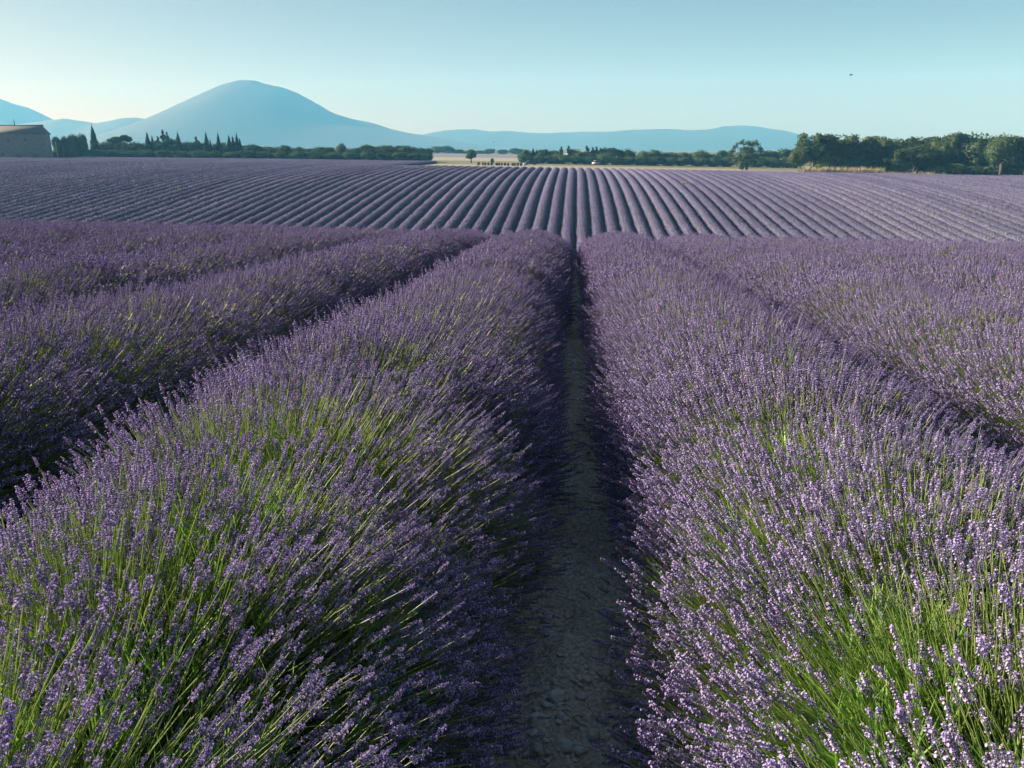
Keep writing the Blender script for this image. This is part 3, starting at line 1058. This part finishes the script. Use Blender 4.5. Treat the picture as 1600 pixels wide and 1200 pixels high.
# the middle grove
for px, top, w, kind, lb in [
    (820, 232, 26, 'pale', 'pale rounded tree at the left end of the middle grove'), (833, 231, 7, 'cypress', 'left one of two small pointed trees in the middle grove'), (838, 233, 5, 'cypress', 'right one of two small pointed trees in the middle grove'),
    (850, 233, 26, 'broad', 'open-topped broad tree right of the small pointed ones'), (866, 234, 22, 'round', 'low rounded tree left of the first conifer in the middle grove'),
    (877, 229, 12, 'conifer', 'first conifer tip in the middle grove'), (889, 228, 13, 'conifer', 'second conifer tip in the middle grove'), (900, 231, 24, 'broad', 'broad tree between conifer tips in the middle grove'),
    (917, 227, 13, 'conifer', 'tallest conifer tip of the middle grove'), (926, 230, 12, 'conifer', 'short conifer right of the tallest one'), (932, 229, 11, 'conifer', 'slender conifer, second right of the tallest one'),
    (938, 231, 11, 'conifer', 'third conifer right of the tallest one'), (946, 228, 16, 'broad', 'tall ragged tree right of the conifers'), (957, 229, 20, 'broad', 'tall flat-topped tree right of the conifers'),
    (968, 232, 22, 'round', 'rounded tree right of the flat-topped one'), (982, 232, 30, 'round', 'large dark rounded tree closing the tall part of the middle grove')]:
    tree(kind, px, top, w, 300, lb, group='trees of the middle grove')
for px, top, w, lb in [(872, 238, 30, 'broad dark tree low in the middle grove, left'), (912, 237, 34, 'broad dark tree low in the middle grove under the tallest conifer'), (945, 237, 34, 'broad dark tree low in the middle grove, right'),
                       (1007, 235, 26, 'first tree of the lower right grove'), (1023, 233, 34, 'big dark dome tree of the lower right grove'), (1048, 237, 30, 'low paler tree right of the dark dome tree'),
                       (1068, 237, 28, 'rounded tree in the middle of the lower right grove'), (1094, 234, 36, 'widest dome tree of the lower right grove'), (1116, 240, 24, 'low tree in the dip of the lower right grove'),
                       (1133, 234, 30, 'ragged tree just left of the big lone tree')]:
    tree('round', px, top, w, 296, lb, group='trees of the middle grove')
for i, (px, w) in enumerate([(822, 26), (842, 26), (860, 28), (880, 28), (900, 28), (922, 28), (942, 28), (962, 28), (982, 28), (1002, 28), (1022, 30), (1046, 28), (1068, 28), (1092, 32), (1116, 28), (1138, 26), (1186, 30), (1208, 30), (1232, 32)]):
    tree('round', px, 241 + (px - 820) * .008 + (i % 3) * .8, w, 291, 'low dark bush along the foot of the middle groves', 'bush', 'bushes along the foot of the middle groves', 'bush')
tree('open', 1170, 215.5, 50, 255, 'big lone airy tree with gaps in its crown at the pale field edge')
for px, top, w, lb in [(1200, 234, 34, 'dark tree just right of the big lone tree'), (1226, 231, 34, 'dark tree between the lone tree and the right wood'), (1246, 231, 30, 'dark tree half hidden by the right wood')]:
    tree('round', px, top, w, 300, lb, group='dark trees behind the lone tree')
# the wood at the right
for px, top, w, Y, kind, lb in [
    (1252, 225, 34, 210, 'palebroad', 'low sunlit tree at the left edge of the right wood'), (1275, 208, 62, 214, 'broad', 'large sunlit tree at the left end of the right wood'), (1318, 207, 56, 216, 'broad', 'second large tree of the right wood, with ragged top'),
    (1345, 219, 40, 216, 'round', 'lower tree in the first dip of the right wood'), (1375, 209, 50, 214, 'palebroad', 'paler tall tree right of the first dip of the wood'), (1404, 212, 44, 218, 'broad', 'dark tree behind the forked front tree, left'),
    (1436, 210, 46, 220, 'broad', 'dark tree standing right behind the forked front tree'), (1468, 209, 46, 216, 'palebroad', 'pale tree right of the forked front tree'), (1492, 208, 44, 214, 'broad', 'tall tree left of the biggest round crown'),
    (1527, 203, 62, 213, 'broad', 'biggest dark round tree of the right wood'), (1574, 204, 54, 204, 'broad', 'tall sunlit tree, last fully seen at the right'), (1612, 208, 50, 204, 'broad', 'tree cut off by the right frame edge')]:
    tree(kind, px, top, w, Y, lb, group='trees of the right wood')
for px, top, w in [(1296, 216, 50), (1338, 224, 50), (1362, 216, 50), (1392, 218, 48), (1420, 216, 48), (1452, 216, 48), (1480, 214, 50), (1508, 213, 50), (1550, 212, 56), (1592, 212, 56)]:
    tree('round', px, top, w, 228, 'shaded tree deep inside the right wood', group='shaded trees inside the right wood')
tree('forked', 1438, 224, 58, 200.5, 'dark tree with forked bare trunk standing in front of the right wood')
for i, (px, w) in enumerate([(1290, 40), (1320, 40), (1350, 38), (1378, 36), (1405, 36), (1462, 34), (1490, 38), (1522, 42), (1556, 42), (1590, 42)]):
    tree('pale' if i % 3 == 1 or px in (1462,) else 'round', px, 250 + (px - 1290) * .018 + 4 * (i % 2), w, 208, 'leafy undergrowth bush along the front of the right wood', 'bush', 'undergrowth bushes along the right wood', 'bush')
tree('pale', 1159, 252, 9, 250, 'pale sunlit shrub at the foot of the big lone tree', 'bush', None, 'bush')

# ------------------------------------------------------------------ farmhouse at the left edge
M_STONE = plain_mat('rubble_stone', [(.3, (.17, .17, .16)), (.55, (.235, .23, .215)), (.75, (.30, .295, .275))], 1.6, 7, bump=.6, bscale=6)
M_TILE = plain_mat('roof_tile', [(.3, (.115, .11, .105)), (.7, (.18, .17, .155))], 2.0, 6)
M_RIDGE = plain_mat('ridge_tile', [(.3, (.06, .055, .05)), (.7, (.10, .09, .08))], 2.0, 4)
M_SHUT = plain_mat('shutter', [(.3, (.20, .19, .17)), (.7, (.26, .25, .23))], 2.0, 4)
M_IRON = plain_mat('dark_iron', [(.3, (.03, .03, .03)), (.7, (.05, .05, .05))], 8, 3, .6)
HY = 258.0
hl, hr = at(-6, 240, HY), at(77, 240, HY)
hz = float(ground_z((hl.x + hr.x) / 2, HY)) - .3
house = obj('farmhouse', None, None, ((hl.x + hr.x) / 2, HY, hz), math.radians(21))
tag(house, 'old stone farmhouse with hipped roof behind the lavender', 'farmhouse')
W, Dp = (hr.x - hl.x) / math.cos(math.radians(21)) * .82, 7.0
EV, RG = at(77, 209, HY).z - hz, at(40, 196, HY).z - hz
wb = MB()
wins = [(-W * .30, 1.6, 1.1, 1.5), (-W * .02, 1.6, 1.1, 1.5), (W * .27, 1.6, 1.1, 1.5), (-W * .16, EV - 1.7, .9, 1.1), (W * .15, EV - 1.7, .9, 1.1)]
# front wall pierced by the windows, as a grid of panels
xsx = sorted({-W / 2, W / 2} | {w[0] - w[2] / 2 for w in wins} | {w[0] + w[2] / 2 for w in wins})
zsz = sorted({0, EV} | {w[1] - w[3] / 2 for w in wins} | {w[1] + w[3] / 2 for w in wins})
for a, b in zip(xsx[:-1], xsx[1:]):
    for c, d in zip(zsz[:-1], zsz[1:]):
        m, q = (a + b) / 2, (c + d) / 2
        if any(abs(m - w[0]) < w[2] / 2 and abs(q - w[1]) < w[3] / 2 for w in wins):
            continue
        wb.add(np.array([(a, -Dp / 2, c), (b, -Dp / 2, c), (b, -Dp / 2, d), (a, -Dp / 2, d)]), [(0, 1, 2, 3)])
for w in wins:
    x0, x1, z0, z1 = w[0] - w[2] / 2, w[0] + w[2] / 2, w[1] - w[3] / 2, w[1] + w[3] / 2
    f, bk = -Dp / 2, -Dp / 2 + .35
    wb.add(np.array([(x0, f, z0), (x1, f, z0), (x1, f, z1), (x0, f, z1), (x0, bk, z0), (x1, bk, z0), (x1, bk, z1), (x0, bk, z1)]), [(0, 4, 5, 1), (1, 5, 6, 2), (2, 6, 7, 3), (3, 7, 4, 0)])
wb.add(np.array([(-W / 2, -Dp / 2, 0), (W / 2, -Dp / 2, 0), (W / 2, Dp / 2, 0), (-W / 2, Dp / 2, 0), (-W / 2, -Dp / 2, EV), (W / 2, -Dp / 2, EV), (W / 2, Dp / 2, EV), (-W / 2, Dp / 2, EV)]),
       [(1, 2, 6, 5), (2, 3, 7, 6), (3, 0, 4, 7)])
obj('wall', wb.data('wall', [M_STONE]), house)
for w in wins:
    sh = MB()
    for s in (-1, 1):
        sh.box((w[0] + s * w[2] * .25, -Dp / 2 + .24, w[1]), (w[2] * .47, .06, w[3] * .97))
    obj('window_shutter', sh.data('window_shutter', [M_SHUT]), house)
rb = MB()
o_ = .35
rx = W / 2 - 1.0
rb.add(np.array([(-W / 2 - o_, -Dp / 2 - o_, EV - .1), (W / 2 + o_, -Dp / 2 - o_, EV - .1), (W / 2 + o_, Dp / 2 + o_, EV - .1), (-W / 2 - o_, Dp / 2 + o_, EV - .1),
                 (-W / 2 - o_, -Dp / 2 - o_, EV + .08), (W / 2 + o_, -Dp / 2 - o_, EV + .08), (W / 2 + o_, Dp / 2 + o_, EV + .08), (-W / 2 - o_, Dp / 2 + o_, EV + .08), (-rx, 0, RG), (rx, 0, RG)]),
       [(3, 2, 1, 0), (0, 1, 5, 4), (1, 2, 6, 5), (2, 3, 7, 6), (3, 0, 4, 7), (4, 5, 9, 8), (5, 6, 9), (6, 7, 8, 9), (7, 4, 8)])
roof = obj('roof', rb.data('roof', [M_TILE]), house)
rc = MB()
rc.tube([(-rx - .25, 0, RG + .02), (0, 0, RG - .02), (rx + .35, 0, RG + .06)], [.2, .17, .22], 8)
obj('ridge_cap', rc.data('ridge_cap', [M_RIDGE]), roof)
mast = MB()
mast.tube([(0, 0, RG - .3), (0, 0, RG + 1.9)], [.17, .10], 6)
mast.box((.28, 0, RG + 1.15), (.55, .12, .10))
obj('chimney_mast', mast.data('chimney_mast', [M_IRON]), roof, (-W * .06, 0, 0))
# pale post by the farmhouse corner
pp = at(86.5, 222, 254)
pz = float(ground_z(pp.x, 254))
pm = MB(); pm.tube([(0, 0, -.2), (0, 0, pp.z - pz)], [.09, .08], 6); pm.box((0, 0, pp.z - pz + .03), (.26, .26, .06))
tag(obj('post', pm.data('post', [plain_mat('pale_wood', [(.3, (.40, .38, .34)), (.7, (.5, .48, .44))], 4)]), None, (pp.x, 254, pz)), 'thin pale post standing just right of the farmhouse', 'post')

# ------------------------------------------------------------------ dark boxes along the pale field, parked cars
M_BOX = plain_mat('weathered_box', [(.3, (.07, .06, .05)), (.7, (.12, .10, .08))], 3, 4)
M_LID = plain_mat('box_lid', [(.3, (.16, .15, .14)), (.7, (.22, .21, .19))], 3, 4)
M_WHITE = plain_mat('white_paint', [(.3, (.60, .60, .58)), (.7, (.68, .67, .65))], 2, 3, .5)
hb = MB()
hb.box((0, 0, .50), (.60, .50, .64)); hb.box((0, 0, .15), (.64, .54, .06))
for sx in (-1, 1):
    for sy in (-1, 1):
        hb.box((sx * .26, sy * .2, .05), (.07, .07, .18))
hive_body = hb.data('box_body', [M_BOX])
lb = MB(); lb.box((0, 0, .86), (.68, .58, .07)); hive_lid = lb.data('lid', [M_LID])
BX = 252.0
for i, (px, w) in enumerate([(747.5, 1.25), (754.5, .8), (758, .8), (763, 1), (768, 1.1), (776, 1.2), (780, .9), (784, .8), (789, 1.1), (794, 1.0), (801, 1.2), (804.5, .9), (809, 1.1), (814, 1.1)]):
    p = gxy(px, BX)
    h = obj('storage_box', None, None, (p[0], BX, float(ground_z(p[0], BX)) - .02), float(rng.uniform(-.1, .1)))
    h.scale = (w, 1, 1.0 + .15 * float(rng.random()))
    obj('box_body', hive_body, h); obj('lid', hive_lid, h)
    tag(h, '%s dark box from the left in the line along the pale field' % MORE[i], 'box', 'dark boxes lined up along the pale field')


def car(px, Y, rz, paint, label, z=1.0):
    p = gxy(px, Y)
    root = obj('parked_car', None, None, (p[0], Y, float(ground_z(p[0], Y)) + .05), rz)
    b = MB()
    b.box((0, 0, .55), (4.1, 1.72, .5), 0, (.97, .94))
    b.box((0, 0, .86), (3.9, 1.6, .14), 0, (.9, .9))
    b.box((-.15, 0, 1.43), (1.5, 1.3, .06), 0, (.96, .96))
    for s in (-1, 1):
        b.box((-.15 + s * .02, s * .70, 1.16), (.09, .06, .5))
    obj('body', b.data('body', [paint]), root)
    g = MB()
    g.box((-.15, 0, 1.165), (2.5, 1.42, .47), 0, (.62, .90))
    obj('window', g.data('window', [M_GLASS]), root)
    wh = MB()
    wh.tube([(0, -.1, 0), (0, .1, 0)], [.31, .31], 14)
    wd = wh.data('wheel', [M_IRON])
    for x in (-1.25, 1.25):
        for y in (-.80, .80):
            obj('wheel', wd, root, (x, y, .31))
    for y in (-.6, .6):
        h = MB(); h.box((2.03, y, .62), (.06, .3, .14))
        obj('headlight', h.data('headlight', [M_WHITE]), root)
    return tag(root, label, 'car')


M_GLASS = plain_mat('dark_glass', [(.3, (.02, .025, .03)), (.7, (.03, .035, .04))], 2, 2, .1, spec=.6)
M_NAVY = plain_mat('dark_paint', [(.3, (.03, .035, .05)), (.7, (.04, .045, .06))], 2, 2, .35, spec=.5)
car(829, 268, .15, M_NAVY, 'dark parked car at the right end of the box line')
car(932, 287, 1.2, M_WHITE, 'small white parked car under the middle grove')
wp = gxy(819.3, 256)
wb_ = obj('storage_box', None, None, (wp[0], 256, float(ground_z(wp[0], 256)) - .02))
mbx = MB(); mbx.box((0, 0, .42), (.66, .6, .84)); obj('box_body', mbx.data('box_body', [M_WHITE]), wb_)
mbx = MB(); mbx.box((0, 0, .88), (.74, .68, .07)); obj('lid', mbx.data('lid', [M_WHITE]), wb_)
tag(wb_, 'single white box at the right end of the dark boxes', 'box')

# ------------------------------------------------------------------ dry grass: tufts in the lavender and the strip before the wood
def tuft_mesh(r, n, h, spread):
    a = r.uniform(0, 6.28, n); q = spread * np.sqrt(r.random(n))
    b = np.stack([q * np.cos(a), q * np.sin(a), np.zeros(n)], 1)
    d = np.stack([np.cos(a) * r.uniform(.05, .5, n), np.sin(a) * r.uniform(.05, .5, n), np.ones(n)], 1)
    ln = (h * r.uniform(.5, 1.0, n))[:, None]
    s = np.stack([-np.sin(a), np.cos(a), np.zeros(n)], 1) * (h * .022)
    V = np.stack([b - s, b + s, b + d * ln * .7 + s * .8, b + d * ln * .7 - s * .8, b + d * ln], 1).reshape(-1, 3)
    k = np.arange(n)[:, None] * 5
    return V, np.concatenate([k + [0, 1, 2, 3]]), np.concatenate([k + [3, 2, 4]])


_r = np.random.default_rng(12)
tufts = []
for i in range(3):
    V, Q, T = tuft_mesh(_r, 60, 1.0, .35)
    tufts.append(mesh_data('grass_tuft', V, [(Q, 0), (T, 0)], [M_DRY]))
for i, (px, Y, s, lb) in enumerate([(1071, 150, 1.0, 'left half of the pale dry weed sticking out of the far lavender'), (1077, 150, 1.25, 'right half of the pale dry weed sticking out of the far lavender')]):
    p = gxy(px, Y)
    t = obj('dry_weed', tufts[i], None, (p[0], Y, float(ground_z(p[0], Y)) + .35), 0, (s, s, s * .85))
    tag(t, lb, 'weed')
for i, (px, Y) in enumerate([(526, 186), (566, 192), (578, 193), (593, 188), (627, 193), (633, 184), (642, 186), (649, 190), (652, 185), (666, 187), (270, 130), (1253, 196)]):
    p = gxy(px, Y)
    t = obj('dry_weed', tufts[i % 3], None, (p[0], Y, float(ground_z(p[0], Y)) + .45), float(i), (.8, .8, .75))
    tag(t, 'small whitish dry weed poking out of the far lavender', 'weed', 'whitish dry weeds in the far lavender')
Vs, Qs, Ts, off_ = [], [], [], 0
for i in range(420):
    px = _r.choice([_r.uniform(1255, 1395), _r.uniform(1350, 1480)], p=[.8, .2])
    Y = _r.uniform(200.5, 206)
    hgt = (2.1 if px < 1380 else 1.3) * _r.uniform(.6, 1.2)
    V, Q, T = tuft_mesh(_r, 22, hgt, .5)
    p = gxy(px, Y)
    V = V + np.array([p[0], Y, float(ground_z(p[0], Y))])
    Vs.append(V); Qs.append(Q + off_); Ts.append(T + off_); off_ += len(V)
tag(obj('dry_grass', mesh_data('dry_grass', np.concatenate(Vs), [(np.concatenate(Qs), 0), (np.concatenate(Ts), 0)], [M_DRY])), 'band of tall straw-coloured dry grass before the right wood', 'grass', None, 'stuff')

# ------------------------------------------------------------------ the dirt path: stones, gravel, straw, a leaf
M_ROCK = plain_mat('field_stone', [(.3, (.47, .47, .44)), (.55, (.60, .59, .55)), (.75, (.70, .68, .63))], 14, 6, .85, bump=.5, bscale=60)


def stone_data(r):
    V = ICO_V * (1 + .30 * (r.random((len(ICO_V), 1)) - .5))
    for _ in range(4):
        d = r.normal(0, 1, 3); d /= np.linalg.norm(d)
        q = V @ d
        V = V - np.outer(np.maximum(q - r.uniform(.5, .75), 0), d)
    V = V * np.array([1, r.uniform(.6, .85), r.uniform(.38, .6)])
    return mesh_data('stone', V, [(ICO_F, 0)], [M_ROCK], True)


_r = np.random.default_rng(31)
STONES = [stone_data(_r) for _ in range(9)]


def ground_hit(px, py):
    d = ray(px, py)
    s = 1.0
    for _ in range(60):
        p = Vector((0, 0, EYE)) + d * s
        s += (p.z - float(ground_z(p.x, p.y) + path_relief(np.array(p.x), np.array(p.y)))) / max(-d.z, .05) * .8
    return Vector((0, 0, EYE)) + d * s


def stone(px, py, wpx, lb, group=None):
    p = ground_hit(px, py)
    dist = (p - Vector((0, 0, EYE))).length
    s = wpx / FPX * dist * .5
    o = obj('stone', STONES[int(_r.integers(0, len(STONES)))], None, (p.x, p.y, p.z + s * .26), float(_r.uniform(-.5, .5)), (s, s, s))
    return tag(o, lb, 'stone', group)


stone(891, 998, 22, 'smooth grey-green stone lying alone at the left of the path')
stone(917, 1064, 19, 'rounded stone with a bright lit left edge in the middle of the path')
stone(897, 848, 15, 'upright grey stone in the row of clods across the path')
stone(841, 1128, 32, 'large grey-green stone at the left edge of the path, below the flowers')
stone(870, 1090, 28, 'flat pale grey stone left of the path middle')
stone(908, 1090, 20, 'brownish flat stone right of a pale flat stone')
stone(882, 1167, 28, 'long flat grey stone near the bottom of the path')
stone(906, 1174, 22, 'bluish flat stone near the bottom, beside the long flat one')
stone(926, 1151, 26, 'low rounded brown stone half sunk in the path')
stone(852, 1104, 20, 'angular stone beside the left flowers of the path')
stone(977, 1082, 24, 'flat brown stone under the right-hand flowers')
stone(855, 1176, 14, 'small pale angular stone near the bottom of the path')
stone(875, 1120, 18, 'slanting grey stone in the left half of the path')
stone(840, 1172, 24, 'dark stone against the left flowers at the bottom')
stone(886, 880, 12, 'small rounded stone below the row of clods')
stone(945, 902, 11, 'small pale stone in the middle of the path below the straw')
stone(974, 888, 9, 'small flat stone at the right edge of the path')
for i in range(110):
    py = _r.uniform(620, 1195)
    cx = 905 - (py - 360) * .004
    hw = 18 + (py - 360) * .055
    stone(cx + _r.uniform(-hw, hw), py, 5 + (py - 500) / 700 * _r.uniform(3, 9), 'small greyish stone scattered on the dirt path', 'small stones scattered on the dirt path')
# gravel and crumbs of earth
gb = MB()
m = 4200
gy = 1.0 + 10 * _r.random(m) ** 1.6
gxx = _r.normal(0, .22, m)
gz = ground_z(gxx, gy) + path_relief(gxx, gy)
TET = np.array([(1, 0, -.2), (-.5, .87, -.2), (-.5, -.87, -.2), (.1, .1, .8)])
sz = .003 + .014 * _r.random(m) ** 3 * (1 + gy * .05)
ra = _r.uniform(0, 6.28, m)
for i in range(m):
    c, s = math.cos(ra[i]), math.sin(ra[i])
    V = TET @ np.array([[c, s, 0], [-s, c, 0], [0, 0, .7]]) * sz[i] * _r.uniform(.6, 1.4, (4, 1))
    gb.add(V + (gxx[i], gy[i], gz[i]), np.array([(0, 1, 3), (1, 2, 3), (2, 0, 3)]))
tag(obj('gravel', gb.data('gravel', [M_ROCK])), 'fine gravel and earth crumbs on the dirt path', 'gravel', None, 'stuff')
sb = MB()
for i in range(420):
    y = 1.2 + 9 * _r.random() ** 1.5
    x = _r.normal(.08, .2)
    a = _r.normal(0, .5) + (math.pi if _r.random() < .5 else 0)
    ln, w = _r.uniform(.02, .09), _r.uniform(.0008, .0018)
    d, s = np.array([math.cos(a), math.sin(a)]), np.array([-math.sin(a), math.cos(a)])
    p = np.array([x, y])
    q = np.array([p - d * ln / 2 - s * w, p - d * ln / 2 + s * w, p + d * ln / 2 + s * w, p + d * ln / 2 - s * w])
    z = ground_z(q[:, 0], q[:, 1]) + path_relief(q[:, 0], q[:, 1]) + _r.uniform(.003, .009)
    V = np.concatenate([q, z[:, None]], 1)
    sb.add(np.concatenate([V, V + (0, 0, .0015)]), [(0, 3, 2, 1), (4, 5, 6, 7), (0, 1, 5, 4), (1, 2, 6, 5), (2, 3, 7, 6), (3, 0, 4, 7)])
tag(obj('straw_litter', sb.data('straw_litter', [M_DRY])), 'bits of dry straw littering the dirt path', 'straw', None, 'stuff')
# curled dry leaf catching the light
lp = ground_hit(903, 1126)
lv, lf = [], []
for i in range(5):
    t = i / 4
    w = .011 * math.sin(math.pi * (.12 + .80 * t))
    for s in (-1, 0, 1):
        lv.append((-.018 + .036 * t, s * w, .012 + .010 * abs(s) + .008 * math.sin(t * 5)))
for i in range(4):
    for j in range(2):
        lf.append((i * 3 + j, i * 3 + j + 1, i * 3 + j + 4, i * 3 + j + 3))
lm = MB(); lm.add(np.array(lv), lf); lm.add(np.array(lv) + (0, 0, .0008), [f[::-1] for f in lf])
tag(obj('dry_leaf', lm.data('dry_leaf', [plain_mat('dry_leaf', [(.3, (.5, .40, .24)), (.7, (.66, .55, .36))], 60, 3)]), None, tuple(lp), .5), 'tiny pale curled dry leaf lying on the dirt path', 'leaf')

# ------------------------------------------------------------------ insects in the air
M_BEE = plain_mat('insect_body', [(.3, (.02, .018, .015)), (.7, (.06, .05, .03))], 300, 2, .6)
M_WING = plain_mat('insect_wing', [(.3, (.25, .25, .24)), (.7, (.32, .32, .31))], 60, 2, .4)


def insect(px, py, Y, ln, rz, lb):
    p = at(px, py, Y)
    root = obj('bee', None, None, tuple(p), rz)
    b = MB()
    for c, r_ in (((-.30, 0, 0), (.26, .15, .15)), ((.08, 0, .02), (.16, .15, .15)), ((.32, 0, -.02), (.11, .12, .12))):
        b.add((np.array(c) + ICO_V * np.array(r_)) * ln, ICO_F)
    obj('body', b.data('body', [M_BEE], True), root)
    for s in (-1, 1):
        w = MB()
        pts = np.array([(.1, s * .1, .12), (.02, s * .42, .2), (-.2, s * .55, .22), (-.32, s * .42, .2), (-.16, s * .12, .14)]) * ln
        f = [(0, 1, 2, 3, 4)]
        w.add(pts, f); w.add(pts + (0, 0, .01 * ln), [f[0][::-1]])
        obj('wing', w.data('wing', [M_WING]), root)
    return tag(root, lb, 'bee')


insect(1330, 117, 4.0, .016, .15, 'dark flying insect, the largest speck in the sky, above the right wood')
insect(719, 7, 6.5, .013, .8, 'tiny dark flying insect near the top edge of the sky')
insect(1050, 64, 8.0, .011, .4, 'faint tiny flying insect high above the long blue ridge')
insect(772, 222, 6.0, .013, .3, 'tiny dark flying insect in front of the long blue ridge')

# ------------------------------------------------------------------ haze
hz_m = bpy.data.materials.new('haze')
hz_m.use_nodes = True
hn = hz_m.node_tree.nodes
hn.clear()
ho = hn.new('ShaderNodeOutputMaterial')
pv = hn.new('ShaderNodeVolumePrincipled')
pv.inputs['Color'].default_value = (*HAZE_COLOR, 1)
pv.inputs['Absorption Color'].default_value = (1, 1, 1, 1)
pv.inputs['Density'].default_value = HAZE_DENSITY
pv.inputs['Anisotropy'].default_value = 0.0
hz_m.node_tree.links.new(pv.outputs[0], ho.inputs['Volume'])
tops = max((o.matrix_world @ Vector(c)).z for o in scene.objects if o.name.startswith(('mountain', 'hill', 'distant_ridge')) for c in o.bound_box)
hb_ = MB()
zlo, zhi = -16.0, tops + 12
hb_.box((0, 2050, (zlo + zhi) / 2), (8400, 4300, zhi - zlo))
haze = obj('haze', hb_.data('haze', [hz_m]))
tag(haze, 'thin bluish morning haze over the whole plain', None, None, 'stuff')
